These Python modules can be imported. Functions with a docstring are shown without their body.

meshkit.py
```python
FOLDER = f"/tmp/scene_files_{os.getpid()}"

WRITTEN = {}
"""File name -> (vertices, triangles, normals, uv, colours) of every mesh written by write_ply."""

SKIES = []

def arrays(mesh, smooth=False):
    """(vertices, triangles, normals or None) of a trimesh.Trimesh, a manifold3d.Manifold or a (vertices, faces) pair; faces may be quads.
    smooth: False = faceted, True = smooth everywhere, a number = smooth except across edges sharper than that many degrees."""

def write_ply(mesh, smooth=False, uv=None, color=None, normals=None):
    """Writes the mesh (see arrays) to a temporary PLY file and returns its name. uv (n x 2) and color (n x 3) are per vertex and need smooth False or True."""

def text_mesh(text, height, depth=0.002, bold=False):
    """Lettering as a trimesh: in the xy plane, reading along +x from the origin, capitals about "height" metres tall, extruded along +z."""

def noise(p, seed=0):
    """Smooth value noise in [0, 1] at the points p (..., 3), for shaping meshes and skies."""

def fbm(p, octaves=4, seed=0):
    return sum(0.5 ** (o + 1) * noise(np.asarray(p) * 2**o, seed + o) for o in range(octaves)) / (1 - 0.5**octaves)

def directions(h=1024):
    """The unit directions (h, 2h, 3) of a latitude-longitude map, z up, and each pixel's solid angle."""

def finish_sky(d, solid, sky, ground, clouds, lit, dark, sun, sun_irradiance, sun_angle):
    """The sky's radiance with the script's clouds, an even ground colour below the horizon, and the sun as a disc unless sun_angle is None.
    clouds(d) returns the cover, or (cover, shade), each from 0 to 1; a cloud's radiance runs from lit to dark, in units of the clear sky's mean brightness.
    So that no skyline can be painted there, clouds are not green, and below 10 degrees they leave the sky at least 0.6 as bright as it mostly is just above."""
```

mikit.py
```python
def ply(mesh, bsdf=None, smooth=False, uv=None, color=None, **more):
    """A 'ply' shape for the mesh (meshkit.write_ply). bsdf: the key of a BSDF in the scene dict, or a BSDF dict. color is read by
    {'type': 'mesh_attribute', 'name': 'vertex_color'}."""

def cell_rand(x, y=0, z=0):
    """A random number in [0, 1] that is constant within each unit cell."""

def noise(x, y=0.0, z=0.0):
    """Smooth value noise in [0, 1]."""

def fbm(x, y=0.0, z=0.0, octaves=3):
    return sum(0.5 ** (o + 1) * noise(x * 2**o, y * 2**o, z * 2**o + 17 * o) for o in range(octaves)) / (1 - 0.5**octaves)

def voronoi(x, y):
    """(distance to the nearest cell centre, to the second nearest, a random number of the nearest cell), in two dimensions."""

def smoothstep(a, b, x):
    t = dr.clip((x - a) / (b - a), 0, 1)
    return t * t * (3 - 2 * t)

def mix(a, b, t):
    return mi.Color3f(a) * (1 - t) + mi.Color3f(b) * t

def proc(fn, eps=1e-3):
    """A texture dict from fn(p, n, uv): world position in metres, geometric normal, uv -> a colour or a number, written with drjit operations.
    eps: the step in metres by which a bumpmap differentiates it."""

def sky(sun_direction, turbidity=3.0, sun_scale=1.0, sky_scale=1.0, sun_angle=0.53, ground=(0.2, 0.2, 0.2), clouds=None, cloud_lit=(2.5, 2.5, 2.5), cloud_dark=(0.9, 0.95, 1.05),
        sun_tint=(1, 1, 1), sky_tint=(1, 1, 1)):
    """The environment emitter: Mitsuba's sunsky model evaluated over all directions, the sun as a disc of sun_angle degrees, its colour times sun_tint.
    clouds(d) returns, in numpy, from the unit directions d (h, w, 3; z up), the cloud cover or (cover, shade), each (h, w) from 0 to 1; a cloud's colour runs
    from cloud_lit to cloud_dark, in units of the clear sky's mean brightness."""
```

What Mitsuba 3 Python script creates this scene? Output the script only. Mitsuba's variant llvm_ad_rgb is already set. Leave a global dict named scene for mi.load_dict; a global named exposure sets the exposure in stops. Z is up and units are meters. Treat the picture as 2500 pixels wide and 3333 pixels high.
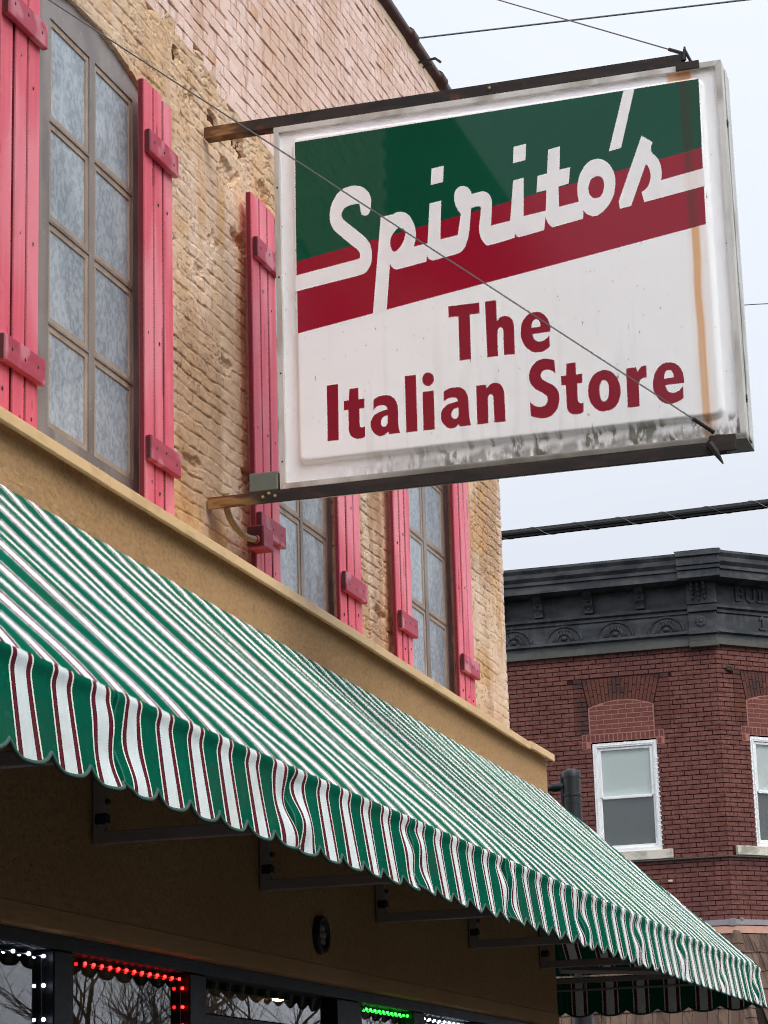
import math, random
import numpy as np, trimesh, drjit as dr, mitsuba as mi, mikit, meshkit
from shapely.geometry import Polygon, LineString, box as sbox
from shapely.ops import unary_union
from scipy.spatial import ConvexHull
from mikit import proc, noise, fbm, cell_rand, smoothstep, mix, voronoi

scene, labels = {'type': 'scene'}, {}
T = mi.ScalarTransform4f

# ---------------------------------------------------------------- camera, sky, exposure
CAM = (3.1, 0.0, 1.6)
FWD = (-0.2759558, 0.9264741, 0.2559181)
UP = (0.1013422, -0.2367272, 0.9662764)
scene['camera'] = {'type': 'perspective', 'fov': 2 * math.degrees(math.atan(1250 / 8000)), 'fov_axis': 'x',
    'near_clip': 0.1, 'far_clip': 2000.0,
    'to_world': T().look_at(origin=list(CAM), target=[a + b for a, b in zip(CAM, FWD)], up=list(UP))}
def cloud_cover(d):
    el = np.clip(d[..., 2], 0, 1)
    lump = meshkit.fbm(d * np.array([3.0, 3.0, 6.0]) + 4.0, 4, 3) - 0.5
    return np.ones(el.shape), np.clip(1.0 - 0.75 * el + 0.22 * lump, 0, 1)
scene['sky'] = mikit.sky([0.55, -0.45, 0.70], turbidity=3, sun_scale=0.29, sun_angle=45, sun_tint=(0.86, 1.0, 1.24), clouds=cloud_cover,
    cloud_lit=(2.55, 2.68, 2.90), cloud_dark=(1.35, 1.45, 1.61), ground=(0.16, 0.155, 0.15))
exposure = 2.55

# ---------------------------------------------------------------- helpers
rng = np.random.default_rng(7)
_count = {}
def fresh(name, taken):
    n = _count.get(name, 0)
    while True:
        k = name if n == 0 else f'{name}_{n:03d}'
        n += 1
        if k not in taken:
            _count[name] = n
            return k
def put(key, mesh, mat, smooth=False, **kw):
    """one entry of the scene, key = parent key + '__' + part name"""
    k = fresh(key, scene)
    if isinstance(mesh, (list,)): mesh = join(mesh)
    scene[k] = mikit.ply(mesh, mat, smooth=smooth, **kw)
    return k
def thing(name, label, cat, group=None):
    k = fresh(name, labels)
    labels[k] = {'label': label, 'category': cat}
    if group: labels[k]['group'] = group
    return k
def tag(k, **kw):
    labels.setdefault(k, {}).update(kw)
def structure(name, mesh, mat, **kw):
    k = put(name, mesh, mat, **kw); tag(k, kind='structure'); return k
def join(ms):
    vs, fs, o = [], [], 0
    for v, f in ms:
        f = np.asarray(f)
        if f.shape[1] == 4: f = np.vstack([f[:, [0, 1, 2]], f[:, [0, 2, 3]]])
        vs.append(v); fs.append(f + o); o += len(v)
    return np.vstack(vs), np.vstack(fs)
_sg = np.array([[x, y, z] for x in (0, 1) for y in (0, 1) for z in (0, 1)])
def _chv(d, c):
    out = []
    for s in _sg:
        p = s * np.array(d, float); inn = np.where(s == 0, c, -c)
        for k in range(3):
            q = p + inn; q[k] = p[k]; out.append(q)
    return np.array(out)
_h = ConvexHull(_chv((1, 1, 1), .2))
_CF = []
for t, e in zip(_h.simplices, _h.equations):
    a, b, c_ = _h.points[t]
    _CF.append(t if np.dot(np.cross(b - a, c_ - a), e[:3]) > 0 else t[::-1])
_CF = np.array(_CF)
_BF = np.array([[0, 1, 3], [0, 3, 2], [4, 6, 7], [4, 7, 5], [0, 4, 5], [0, 5, 1], [2, 3, 7], [2, 7, 6], [0, 2, 6], [0, 6, 4], [1, 5, 7], [1, 7, 3]])
def box(x0, x1, y0, y1, z0, z1, c=0.0):
    d = np.array([x1 - x0, y1 - y0, z1 - z0], float); o = np.array([x0, y0, z0], float)
    if c <= 0: return _sg * d + o, _BF
    return _chv(d, min(c, .45 * d.min())) + o, _CF
def tube(pts, r, n=8, cap=True):
    P = np.asarray(pts, float); m = len(P); r = np.broadcast_to(np.asarray(r, float), (m,))
    t = np.gradient(P, axis=0); t /= np.linalg.norm(t, axis=1, keepdims=True)
    a = np.cross(t[0], [0.31, 0.2, 0.93]); a /= np.linalg.norm(a)
    V = []
    for i in range(m):
        a = a - t[i] * np.dot(a, t[i]); a /= np.linalg.norm(a); b = np.cross(t[i], a)
        th = np.arange(n) / n * 2 * np.pi
        V.append(P[i] + r[i] * (np.cos(th)[:, None] * a + np.sin(th)[:, None] * b))
    V = np.vstack(V); F = []
    for i in range(m - 1):
        for j in range(n):
            k = (j + 1) % n
            F += [[i * n + j, i * n + k, (i + 1) * n + k], [i * n + j, (i + 1) * n + k, (i + 1) * n + j]]
    if cap:
        V = np.vstack([V, P[0], P[-1]])
        for j in range(n):
            k = (j + 1) % n
            F += [[m * n, k, j], [m * n + 1, (m - 1) * n + j, (m - 1) * n + k]]
    return V, np.array(F)
def lathe(prof, n=32):
    """profile of (r, z) round the z axis"""
    P = np.array(prof, float); th = np.arange(n) / n * 2 * np.pi
    V = np.stack([P[:, 0:1] * np.cos(th), P[:, 0:1] * np.sin(th), np.repeat(P[:, 1:2], n, 1)], -1).reshape(-1, 3)
    F = []
    for i in range(len(P) - 1):
        for j in range(n):
            k = (j + 1) % n
            F += [[i * n + j, i * n + k, (i + 1) * n + k], [i * n + j, (i + 1) * n + k, (i + 1) * n + j]]
    return V, np.array(F)
def prism(poly, h):
    polys = list(getattr(poly, 'geoms', [poly]))
    out = []
    for g in polys:
        if g.is_empty or g.area < 1e-9: continue
        m = trimesh.creation.extrude_polygon(g, h, engine='earcut'); out.append((np.array(m.vertices), np.array(m.faces)))
    return join(out)
def ball(c, r, sub=1, scale=(1, 1, 1)):
    m = trimesh.creation.icosphere(subdivisions=sub, radius=1.0)
    return np.array(m.vertices) * np.array(scale) * r + np.array(c), np.array(m.faces)
def grid(P):
    """P (m, n, 3) -> mesh"""
    m, n = P.shape[:2]; i = np.arange(m * n).reshape(m, n)
    q = np.stack([i[:-1, :-1], i[1:, :-1], i[1:, 1:], i[:-1, 1:]], -1).reshape(-1, 4)
    return P.reshape(-1, 3), np.vstack([q[:, [0, 1, 2]], q[:, [0, 2, 3]]])
class Frame:
    """a wall face: (s along, z up, o outwards) -> world"""
    def __init__(self, o, s, n): self.o, self.s, self.n = (np.array(a, float) for a in (o, s, n))
    def __call__(self, mesh):
        v, f = mesh; v = np.asarray(v)
        return self.o + v[:, 0:1] * self.s + v[:, 1:2] * np.array([0, 0, 1.]) + v[:, 2:3] * self.n, f
    def box(self, s0, s1, z0, z1, o0, o1, c=0.0): return self(box(s0, s1, z0, z1, o0, o1, c))

def lin(r, g, b, k=1.0):
    f = lambda c: (c / 255 / 12.92 if c / 255 <= .04045 else ((c / 255 + .055) / 1.055) ** 2.4) * k
    return (f(r), f(g), f(b))
def mat(name, col, rough=0.7, spec=0.3, bump=None, bscale=1.0, beps=1e-3, **kw):
    tex = proc(col) if callable(col) else {'type': 'rgb', 'value': list(col)}
    b = {'type': 'principled', 'base_color': tex, 'roughness': rough, 'specular': spec, **kw}
    if bump is not None:
        b = {'type': 'bumpmap', 'arbitrary': proc(bump, beps), 'scale': bscale, 'bsdf': b}
    scene['mat_' + name] = {'type': 'twosided', 'bsdf': b}
    return 'mat_' + name

# ---------------------------------------------------------------- materials
def f_plaster(p, n, uv):
    a = fbm(p.y * 1.1, p.z * 1.6, 3.1, 4); b = fbm(p.y * 26, p.z * 20, 1.7, 3); s = fbm(p.y * 9, p.z * 1.3, 7.7, 3)
    c = mix(lin(220, 188, 156), lin(190, 152, 118), smoothstep(.40, .62, a))
    c = mix(c, lin(206, 156, 98), smoothstep(.54, .66, fbm(p.y * 1.7, p.z * 2.6, 15.0, 4)) * .7)
    c = mix(c, lin(226, 200, 180), smoothstep(.48, .64, s) * .7)
    c = mix(c, lin(216, 186, 152), smoothstep(5.15, 5.9, p.z + .5 * (a - .5)) * .55)
    c = mix(c, lin(120, 84, 52), smoothstep(.60, .80, b) * .45)
    stain = smoothstep(.55, .75, fbm(p.y * 3.3, p.z * .9, 11.0, 3))
    sp = smoothstep(.74, .86, noise(p.y * 48, p.z * 90, 3.0)) * smoothstep(.45, .6, fbm(p.y * 2.4, p.z * 3.0, 21.0, 3))
    return mix(mix(c, lin(146, 108, 74), stain * .6), lin(92, 64, 44), sp * .55)
M_PLASTER = mat('plaster', f_plaster, .62, .3, bump=lambda p, n, uv: .0035 * fbm(p.y * 60, p.z * 60, 5.0, 3) + .004 * fbm(p.y * 22, p.z * 34, 2.0, 2), beps=2e-3)
def f_pink(p, n, uv):
    k = dr.floor((p.z - 5.8) / .0565); odd = k - 2 * dr.floor(k / 2)
    r = cell_rand(dr.floor((p.y - 6.0 - .05275 * odd) / .1055), k, 5)
    c = mix(lin(236, 210, 198), lin(226, 194, 178), r)
    s = fbm(p.y * 30, p.z * 6, 2.0, 3); w = fbm(p.y * 2.2, p.z * 1.4, 9.0, 3)
    c = mix(c, lin(208, 168, 136), smoothstep(.55, .75, w) * .5)
    c = mix(c, lin(170, 128, 106), smoothstep(.60, .80, s) * .4)
    return mix(c, lin(206, 150, 84), smoothstep(.975, .99, r) * .5)
M_PINK = mat('pink_brick', f_pink, .6, .3, bump=lambda p, n, uv: .0025 * fbm(p.y * 70, p.z * 70, 1.0, 2), beps=2e-3)
M_MORTAR = mat('dark_mortar', lin(84, 54, 40), .95, .1)
def f_stucco(p, n, uv):
    a = fbm(p.x * 2 + p.y * 1.7, p.z * 2.4, 1.0, 3); b = .5 * noise(p.y * 230, p.z * 230, p.x * 230) + .5 * noise(p.y * 85, p.z * 95, p.x * 95)
    c = mix(lin(188, 151, 110), lin(174, 136, 95), a)
    return mix(mix(c, lin(200, 168, 130), smoothstep(.45, .25, b) * .25), lin(104, 76, 50), smoothstep(.52, .80, b) * .28)
M_STUCCO = mat('stucco', f_stucco, .9, .15, bump=lambda p, n, uv: .007 * noise(p.y * 120, p.z * 120, p.x * 120) + .002 * noise(p.y * 300, p.z * 300, 0), beps=1.5e-3)
def f_coping(p, n, uv):
    a = fbm(p.y * 1.5, p.z * 4, 2.0, 3); s = fbm(p.y * 6, p.z * 16, 1.0, 3)
    return mix(mix(lin(232, 196, 146), lin(214, 176, 128), a), lin(184, 142, 98), smoothstep(.55, .8, s) * .35)
M_COPING = mat('coping_paint', f_coping, .55, .3)
def f_red(p, n, uv):
    g = fbm(p.y * 60, p.z * 3.2, p.x * 40, 3); w = fbm(p.y * 5, p.z * 1.3, 4.0, 3)
    c = mix(lin(232, 108, 124), lin(214, 84, 104), g)
    c = mix(c, lin(238, 150, 162), smoothstep(.44, .68, w) * .65)
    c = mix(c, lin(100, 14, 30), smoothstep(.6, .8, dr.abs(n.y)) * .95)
    k = noise(p.y * 22 + 3.0, p.z * 5.0, 8.0)
    return mix(c, lin(120, 34, 48), smoothstep(.90, .95, k) * .6)
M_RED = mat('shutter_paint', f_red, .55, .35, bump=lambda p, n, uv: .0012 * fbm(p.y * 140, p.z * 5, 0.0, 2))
def f_rose(p, n, uv):
    g = fbm(p.y * 4, p.z * 60, p.x * 40, 3); w = fbm(p.y * 13, p.z * 13, 4.0, 2)
    c = mix(lin(186, 74, 94), lin(164, 58, 78), g)
    c = mix(c, lin(216, 146, 158), smoothstep(.50, .72, w) * .6)
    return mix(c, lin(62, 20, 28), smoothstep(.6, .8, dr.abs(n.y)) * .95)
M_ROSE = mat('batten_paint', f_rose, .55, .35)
def f_pane(p, n, uv):
    a = fbm(p.y * 4 + p.z * .8, p.z * 2.6 - p.y * 1.5, 1.0, 4); b = fbm(p.y * 16, p.z * 9, 3.0, 3)
    sp = noise(p.y * 170, p.z * 60, 2.0)
    c = mix(lin(138, 148, 158), lin(168, 178, 186), smoothstep(.30, .70, a))
    c = mix(c, lin(120, 130, 142), smoothstep(.50, .75, b) * .45)
    f = fbm(p.y * 75, p.z * 60, 6.0, 2)
    c = mix(c, mix(lin(112, 122, 132), lin(206, 212, 216), smoothstep(.3, .7, f)), .22)
    return mix(c, lin(216, 220, 224), smoothstep(.93, .99, sp) * .4)
M_PANE = mat('painted_pane', f_pane, .32, .45, bump=lambda p, n, uv: .0016 * fbm(p.y * 55, p.z * 55, 0.0, 3), beps=2e-3)
def f_sash(p, n, uv):
    a = fbm(p.y * 8, p.z * 3, 2.0, 3); sp = noise(p.y * 200, p.z * 70, 5.0)
    c = mix(lin(140, 130, 126), lin(116, 107, 103), smoothstep(.3, .7, a))
    c = mix(c, lin(146, 140, 134), smoothstep(.5, .8, fbm(p.y * 6, p.z * 6, 8.0, 2)) * .5)
    return mix(c, lin(214, 206, 198), smoothstep(.93, .99, sp) * .4)
M_SASH = mat('painted_sash', f_sash, .42, .4, bump=lambda p, n, uv: .0018 * fbm(p.y * 70, p.z * 50, 1.0, 3), beps=2e-3)
M_PUTTY = mat('putty', lambda p, n, uv: mix(lin(176, 160, 144), lin(146, 128, 114), fbm(p.y * 20, p.z * 9, 1.0, 2)), .6, .3)
GREEN, WHITE, MAROON = lin(14, 96, 74), lin(220, 229, 229), lin(100, 38, 50)
def f_fabric(p, n, uv):
    t = uv.x - dr.floor(uv.x); d = dr.abs(t - .5)
    dirt = fbm(p.x * 3, p.y * 3, p.z * 3, 3)
    weave = noise(uv.x * 190, uv.y * 3, 1.0)
    w = mix(WHITE, lin(198, 208, 208), smoothstep(.4, .9, weave) * .45)
    w = mix(w, lin(196, 190, 176), smoothstep(.55, .75, dirt) * .3)
    g = mix(GREEN, lin(10, 78, 62), dirt)
    g = mix(g, lin(40, 116, 98), smoothstep(.72, .9, noise(p.x * 60, p.y * 60, p.z * 60)) * .25)
    c = dr.select(d < .136, w, dr.select(d < .220, mi.Color3f(MAROON), dr.select(d < .262, mi.Color3f(lin(236, 236, 226)), g)))
    k6 = uv.x / 6 - dr.floor(uv.x / 6); sd = dr.minimum(k6, 1 - k6) * 6
    c = dr.select(sd < .085, c * .72, c); c = dr.select(dr.abs(sd - .095) < .012, mi.Color3f(lin(60, 120, 108)), c)
    c = mix(c, c * .72 + mi.Color3f(.02, .018, .012), smoothstep(.58, .78, fbm(p.x * 5, p.y * 1.6, p.z * 6, 4)) * .45)
    c = dr.select((dr.abs(d - .136) < .007) | (dr.abs(d - .220) < .007), mi.Color3f(lin(52, 26, 32)), c)
    return c
def fabric(name, dt):
    scene['mat_' + name] = {'type': 'principledthin', 'base_color': proc(f_fabric), 'roughness': .85, 'diff_trans': dt, 'spec_trans': 0.0}
    return 'mat_' + name
M_FABRIC = fabric('awning_fabric', .02)
M_BIND = mat('awning_binding', lin(66, 92, 84), .8, .2)
def rust(p):
    x = p.x + .006 * (noise(p.z * 7, 3.0, 0) - .5)
    core = smoothstep(.020, .008, dr.abs(x - 1.772)) * smoothstep(5.12, 4.95, p.z)
    wide = smoothstep(.05, .01, dr.abs(x - 1.775)) * (.15 + .6 * noise(p.x * 110, p.z * 1.2, 1))
    top = smoothstep(.055, .035, dr.abs(p.x - 1.745)) * smoothstep(5.565, 5.585, p.z)
    return dr.minimum(1, core * .75 + wide * .45 + top * .9)
def drip(p):
    x = p.x + .004 * (noise(p.z * 5, 1.0, 0) - .5)
    return smoothstep(.024, .014, dr.abs(x - 1.768)) * (.55 + .45 * noise(p.x * 150, p.z * 1.5, 2)) + .5 * smoothstep(.05, .03, dr.abs(x - 1.785)) * noise(p.x * 190, p.z * 1.0, 4)
def f_signwhite(p, n, uv):
    a = fbm(p.x * 2, p.z * 2, 1.0, 3)
    c = mix(lin(246, 247, 250), lin(238, 239, 243), a)
    c = mix(c, lin(212, 146, 48), rust(p) * .8)
    rag = fbm(p.x * 22, p.z * 9, 2.0, 3); amt = smoothstep(.2, 1.0, p.x)
    low = smoothstep(4.205, 4.175, p.z + .05 * (rag - .5))
    edge = smoothstep(4.25, 4.22, p.z + .03 * (rag - .5)) * smoothstep(.45, .65, rag)
    r2 = fbm(p.x * 60, p.z * 26, 5.0, 3)
    c = mix(c, mix(lin(128, 124, 112), lin(40, 42, 28), smoothstep(.35, .6, r2)), low * (.08 + .55 * amt) * smoothstep(.25, .55, r2 + .25 * rag))
    c = mix(c, lin(62, 66, 34), edge * amt * .8 * smoothstep(.4, .6, r2))
    vs = fbm(p.x * 50, p.z * 2.5, 6.0, 2)
    c = mix(c, lin(178, 176, 170), smoothstep(.60, .8, vs) * .12 * smoothstep(5.0, 4.3, p.z))
    fl = noise(p.x * 120, p.z * 60, 4.0)
    return mix(c, lin(70, 66, 60), smoothstep(.965, .985, fl) * .8)
M_SIGNW = mat('sign_acrylic', f_signwhite, .16, .5)
M_SIGNG = mat('sign_green', lambda p, n, uv: mix(mix(lin(10, 72, 52), lin(14, 80, 60), fbm(p.x * 3, p.z * 3, 0.0, 2)), lin(52, 56, 42), dr.minimum(1, drip(p)) * .8), .03, .3)
M_SIGNR = mat('sign_red', lambda p, n, uv: mix(lin(148, 18, 44), lin(98, 44, 36), dr.minimum(1, drip(p)) * .7), .14, .4)
M_LETTER = mat('sign_letter_red', lin(134, 14, 40), .22, .5)
M_LETW = mat('sign_letter_white', lambda p, n, uv: mix(lin(238, 238, 241), lin(212, 150, 56), rust(p) * .7), .14, .5)
M_ALU = mat('weathered_aluminium', lambda p, n, uv: mix(mix(lin(206, 205, 201), lin(160, 156, 147), smoothstep(.42, .8, fbm(p.x * 9 + p.y * 30, p.z * 5, p.x * 5, 3))), lin(56, 52, 40), smoothstep(4.165, 4.14, p.z) * .7 * smoothstep(.2, .7, p.x)), .42, .5, metallic=.35)
def f_steel(p, n, uv):
    a = fbm(p.x * 9, p.y * 9, p.z * 30, 3)
    c = mix(lin(34, 30, 31), lin(50, 40, 37), smoothstep(.35, .7, a))
    w = smoothstep(.03, -.12, p.x + .12 * (a - .5))
    c = mix(c, mix(lin(146, 108, 66), lin(96, 58, 34), smoothstep(.4, .6, a)), w * smoothstep(8.0, 8.2, p.y) * smoothstep(9.2, 9.0, p.y))
    return mix(c, lin(112, 60, 36), smoothstep(.66, .8, fbm(p.x * 14, p.y * 14, p.z * 14, 3)) * .4)
M_STEEL = mat('rusty_black_steel', f_steel, .6, .35)
M_GBOX = mat('grey_green_box', lin(96, 104, 96), .5, .4)
M_WIRE = mat('wire_steel', lin(112, 114, 116), .45, .5, metallic=.5)
M_BLACK = mat('black_metal', lin(26, 28, 32), .38, .5)
M_FRAME = mat('storefront_metal', lin(6, 6, 9), .45, .2)
M_BRKT = mat('bracket_metal', lin(150, 140, 138), .45, .4)
M_PIPE = mat('conduit', lin(150, 132, 96), .5, .4)
M_DARK = mat('dark_interior', lin(40, 34, 30), .9, .1)
M_TILE = mat('glazed_tile', lambda p, n, uv: mix(lin(74, 46, 40), lin(96, 66, 56), fbm(p.x * 6, p.y * 6, p.z * 6, 3)), .4, .5)
M_CREAM = mat('cream_band', lambda p, n, uv: mix(lin(226, 200, 172), lin(206, 176, 146), fbm(p.y * 4, p.z * 20, 1.0, 3)), .7, .3)
def f_rbrick(p, n, uv):
    u = p.x + p.y * .3; r = cell_rand(dr.floor(u / .107), dr.floor(p.z / .0676), 3)
    a = fbm(u * 1.2, p.z * 1.2, 1.0, 3); b = fbm(u * 40, p.z * 40, p.y * 40, 2)
    c = mix(lin(124, 82, 75), lin(106, 67, 61), r)
    c = mix(c, lin(98, 66, 66), smoothstep(.45, .7, a) * .5)
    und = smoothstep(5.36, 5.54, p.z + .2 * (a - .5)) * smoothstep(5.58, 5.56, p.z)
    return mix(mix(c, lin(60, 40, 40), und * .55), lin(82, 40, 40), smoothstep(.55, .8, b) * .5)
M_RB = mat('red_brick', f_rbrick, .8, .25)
M_RBS = mat('sooty_brick', lambda p, n, uv: mix(lin(106, 66, 58), lin(72, 54, 54), smoothstep(.35, .65, fbm(p.x * 3 + 1.0, p.z * 3, p.y * 3, 3))), .85, .2)
M_RBI = mat('infill_brick', lambda p, n, uv: mix(lin(122, 76, 68), lin(106, 62, 58), noise(p.x * 9, p.z * 30, p.y * 9)), .8, .25)
M_RMORT = mat('red_mortar', lin(62, 30, 29), .95, .1)
M_PMORT = mat('pink_mortar', lin(164, 114, 106), .95, .1)
def f_corn(p, n, uv):
    a = fbm(p.x * 4, p.y * 4, p.z * 7, 4); s = fbm(p.x * 14 + p.y * 10, p.z * 2.0, 3.0, 3)
    c = mix(lin(50, 54, 60), lin(80, 81, 84), smoothstep(.35, .7, a))
    c = mix(c, lin(96, 98, 94), smoothstep(.60, .78, s) * .3)
    return mix(c, lin(92, 94, 82), smoothstep(8.72, 8.56, p.z) * .6)
M_CORN = mat('cornice_paint', f_corn, .5, .4)
M_VINYL = mat('white_vinyl', lin(236, 238, 240), .35, .4)
M_STONE = mat('sill_stone', lambda p, n, uv: mix(lin(214, 208, 196), lin(164, 160, 148), smoothstep(.45, .75, fbm(p.x * 5, p.z * 9, p.y * 5, 3))), .85, .2)
M_BLIND = mat('blind', lin(222, 234, 230), .7, .3)
M_LEAD = mat('flashing_metal', lin(150, 146, 150), .45, .5, metallic=.4)
M_COPPER = mat('copper_band', lambda p, n, uv: mix(lin(182, 138, 122), lin(160, 118, 104), fbm(p.x * 6, p.y * 6, 1.0, 3)), .5, .4)
def f_shingle(p, n, uv):
    r = cell_rand(dr.floor(p.x / .17), dr.floor(p.z / .25), dr.floor(p.y / .17))
    a = fbm(p.x * 26 + p.y * 20, p.z * 4, 1.0, 3)
    return mix(mix(lin(116, 96, 84), lin(84, 68, 60), r), lin(62, 50, 46), smoothstep(.5, .75, a) * .6)
M_SHING = mat('wood_shingle', f_shingle, .85, .2)
M_CABLE = mat('cable_rubber', lin(24, 25, 27), .55, .4)
M_ASPH = mat('asphalt', lambda p, n, uv: mix(lin(50, 50, 52), lin(40, 40, 42), fbm(p.x * 3, p.y * 3, 0.0, 3)), .9, .2)
M_CONC = mat('concrete', lambda p, n, uv: mix(lin(78, 76, 73), lin(62, 61, 59), fbm(p.x * 2, p.y * 2, 0.0, 4)), .9, .2)
M_FARB = mat('far_brick', lambda p, n, uv: mix(lin(122, 84, 70), lin(100, 68, 58), noise(p.y * 4, p.z * 14, p.x * 4)), .9, .2)
M_BARK = mat('bark', lin(74, 64, 56), .9, .2)
scene['mat_glass'] = {'type': 'thindielectric', 'int_ior': 1.52}
scene['mat_screen_glass'] = {'type': 'thindielectric', 'int_ior': 1.52, 'specular_transmittance': {'type': 'rgb', 'value': [.42, .43, .43]}}
def emit(name, col):
    scene['mat_' + name] = {'type': 'twosided', 'bsdf': {'type': 'diffuse', 'reflectance': {'type': 'rgb', 'value': [.8, .8, .8]}}}
    return {'type': 'area', 'radiance': {'type': 'rgb', 'value': list(col)}}

# ---------------------------------------------------------------- the corner store
STORE = thing('corner_store', 'tan plastered brick corner store with red shutters and painted windows above the striped awning', 'building')
YE, XW = 13.48, -.21
seamY = [1.40, 2.60, 3.79, 4.972, 6.140, 7.300, 8.470, 9.650, 10.795, 11.884, 12.987, 14.13, 15.27]
def bound(y):
    y = np.asarray(y, float); q = np.stack([y * 2.1, y * 0 + 3.3, y * 0], -1); q2 = np.stack([y * 9, y * 0, y * 0 + 2], -1)
    return 5.965 + .16 * (meshkit.fbm(q, 3, 2) - .5) + .10 * (meshkit.fbm(q2, 2, 5) - .5)
# plastered facade: one relief sheet
ys = np.arange(5.4, YE + .004, .0078); zs = np.arange(3.72, 6.26, .0046)
Z, Y = np.meshgrid(zs, ys, indexing='ij')
q = np.stack([Y, Z, np.zeros_like(Y)], -1)
warp = meshkit.fbm(q * 8, 3, 11) - .5; warp2 = meshkit.fbm(q * 8 + 31, 3, 12) - .5
zc = (Z + .022 * warp2 - 3.0) / .0565; row = np.floor(zc)
yc = (Y + .045 * warp + .05275 * (row % 2)) / .1055
hj = np.minimum(zc - row, 1 - (zc - row)) * .0565; vj = np.minimum(yc - np.floor(yc), 1 - (yc - np.floor(yc))) * .1055
joint = np.maximum(np.exp(-(hj / .0032) ** 2), .9 * np.exp(-(vj / .0050) ** 2))
msk = np.clip((meshkit.fbm(q * np.array([2.2, 3.0, 1]) + 5, 3, 21) - .38) * 4.5, 0, 1)
corner = np.clip((Y - 12.75) / .3, 0, 1) * np.exp(-((Z - 5.12) / .34) ** 2)
msk = np.clip(np.maximum((.4 + .6 * msk) * np.clip((meshkit.fbm(q * np.array([9, 13, 1]), 3, 22) - .47) * 9, 0, 1), corner * 1.0), 0, 1)
lump = meshkit.fbm(q * np.array([3.5, 6, 1]), 4, 31) - .5
ridge = 1 - np.abs(2 * meshkit.fbm(q * np.array([11, 19, 1]) + 3, 3, 41) - 1)
crack = np.clip((ridge - .955) / .04, 0, 1)
cmask = np.clip((meshkit.fbm(q * np.array([1.6, 2.2, 1]) + 9, 3, 43) - .4) * 4, 0, 1)
rough = meshkit.fbm(q * np.array([38, 55, 1]), 2, 51) - .5
rnd = meshkit.noise(np.stack([np.floor(yc), row, row * 0], -1) + .01, 61) - .5
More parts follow.
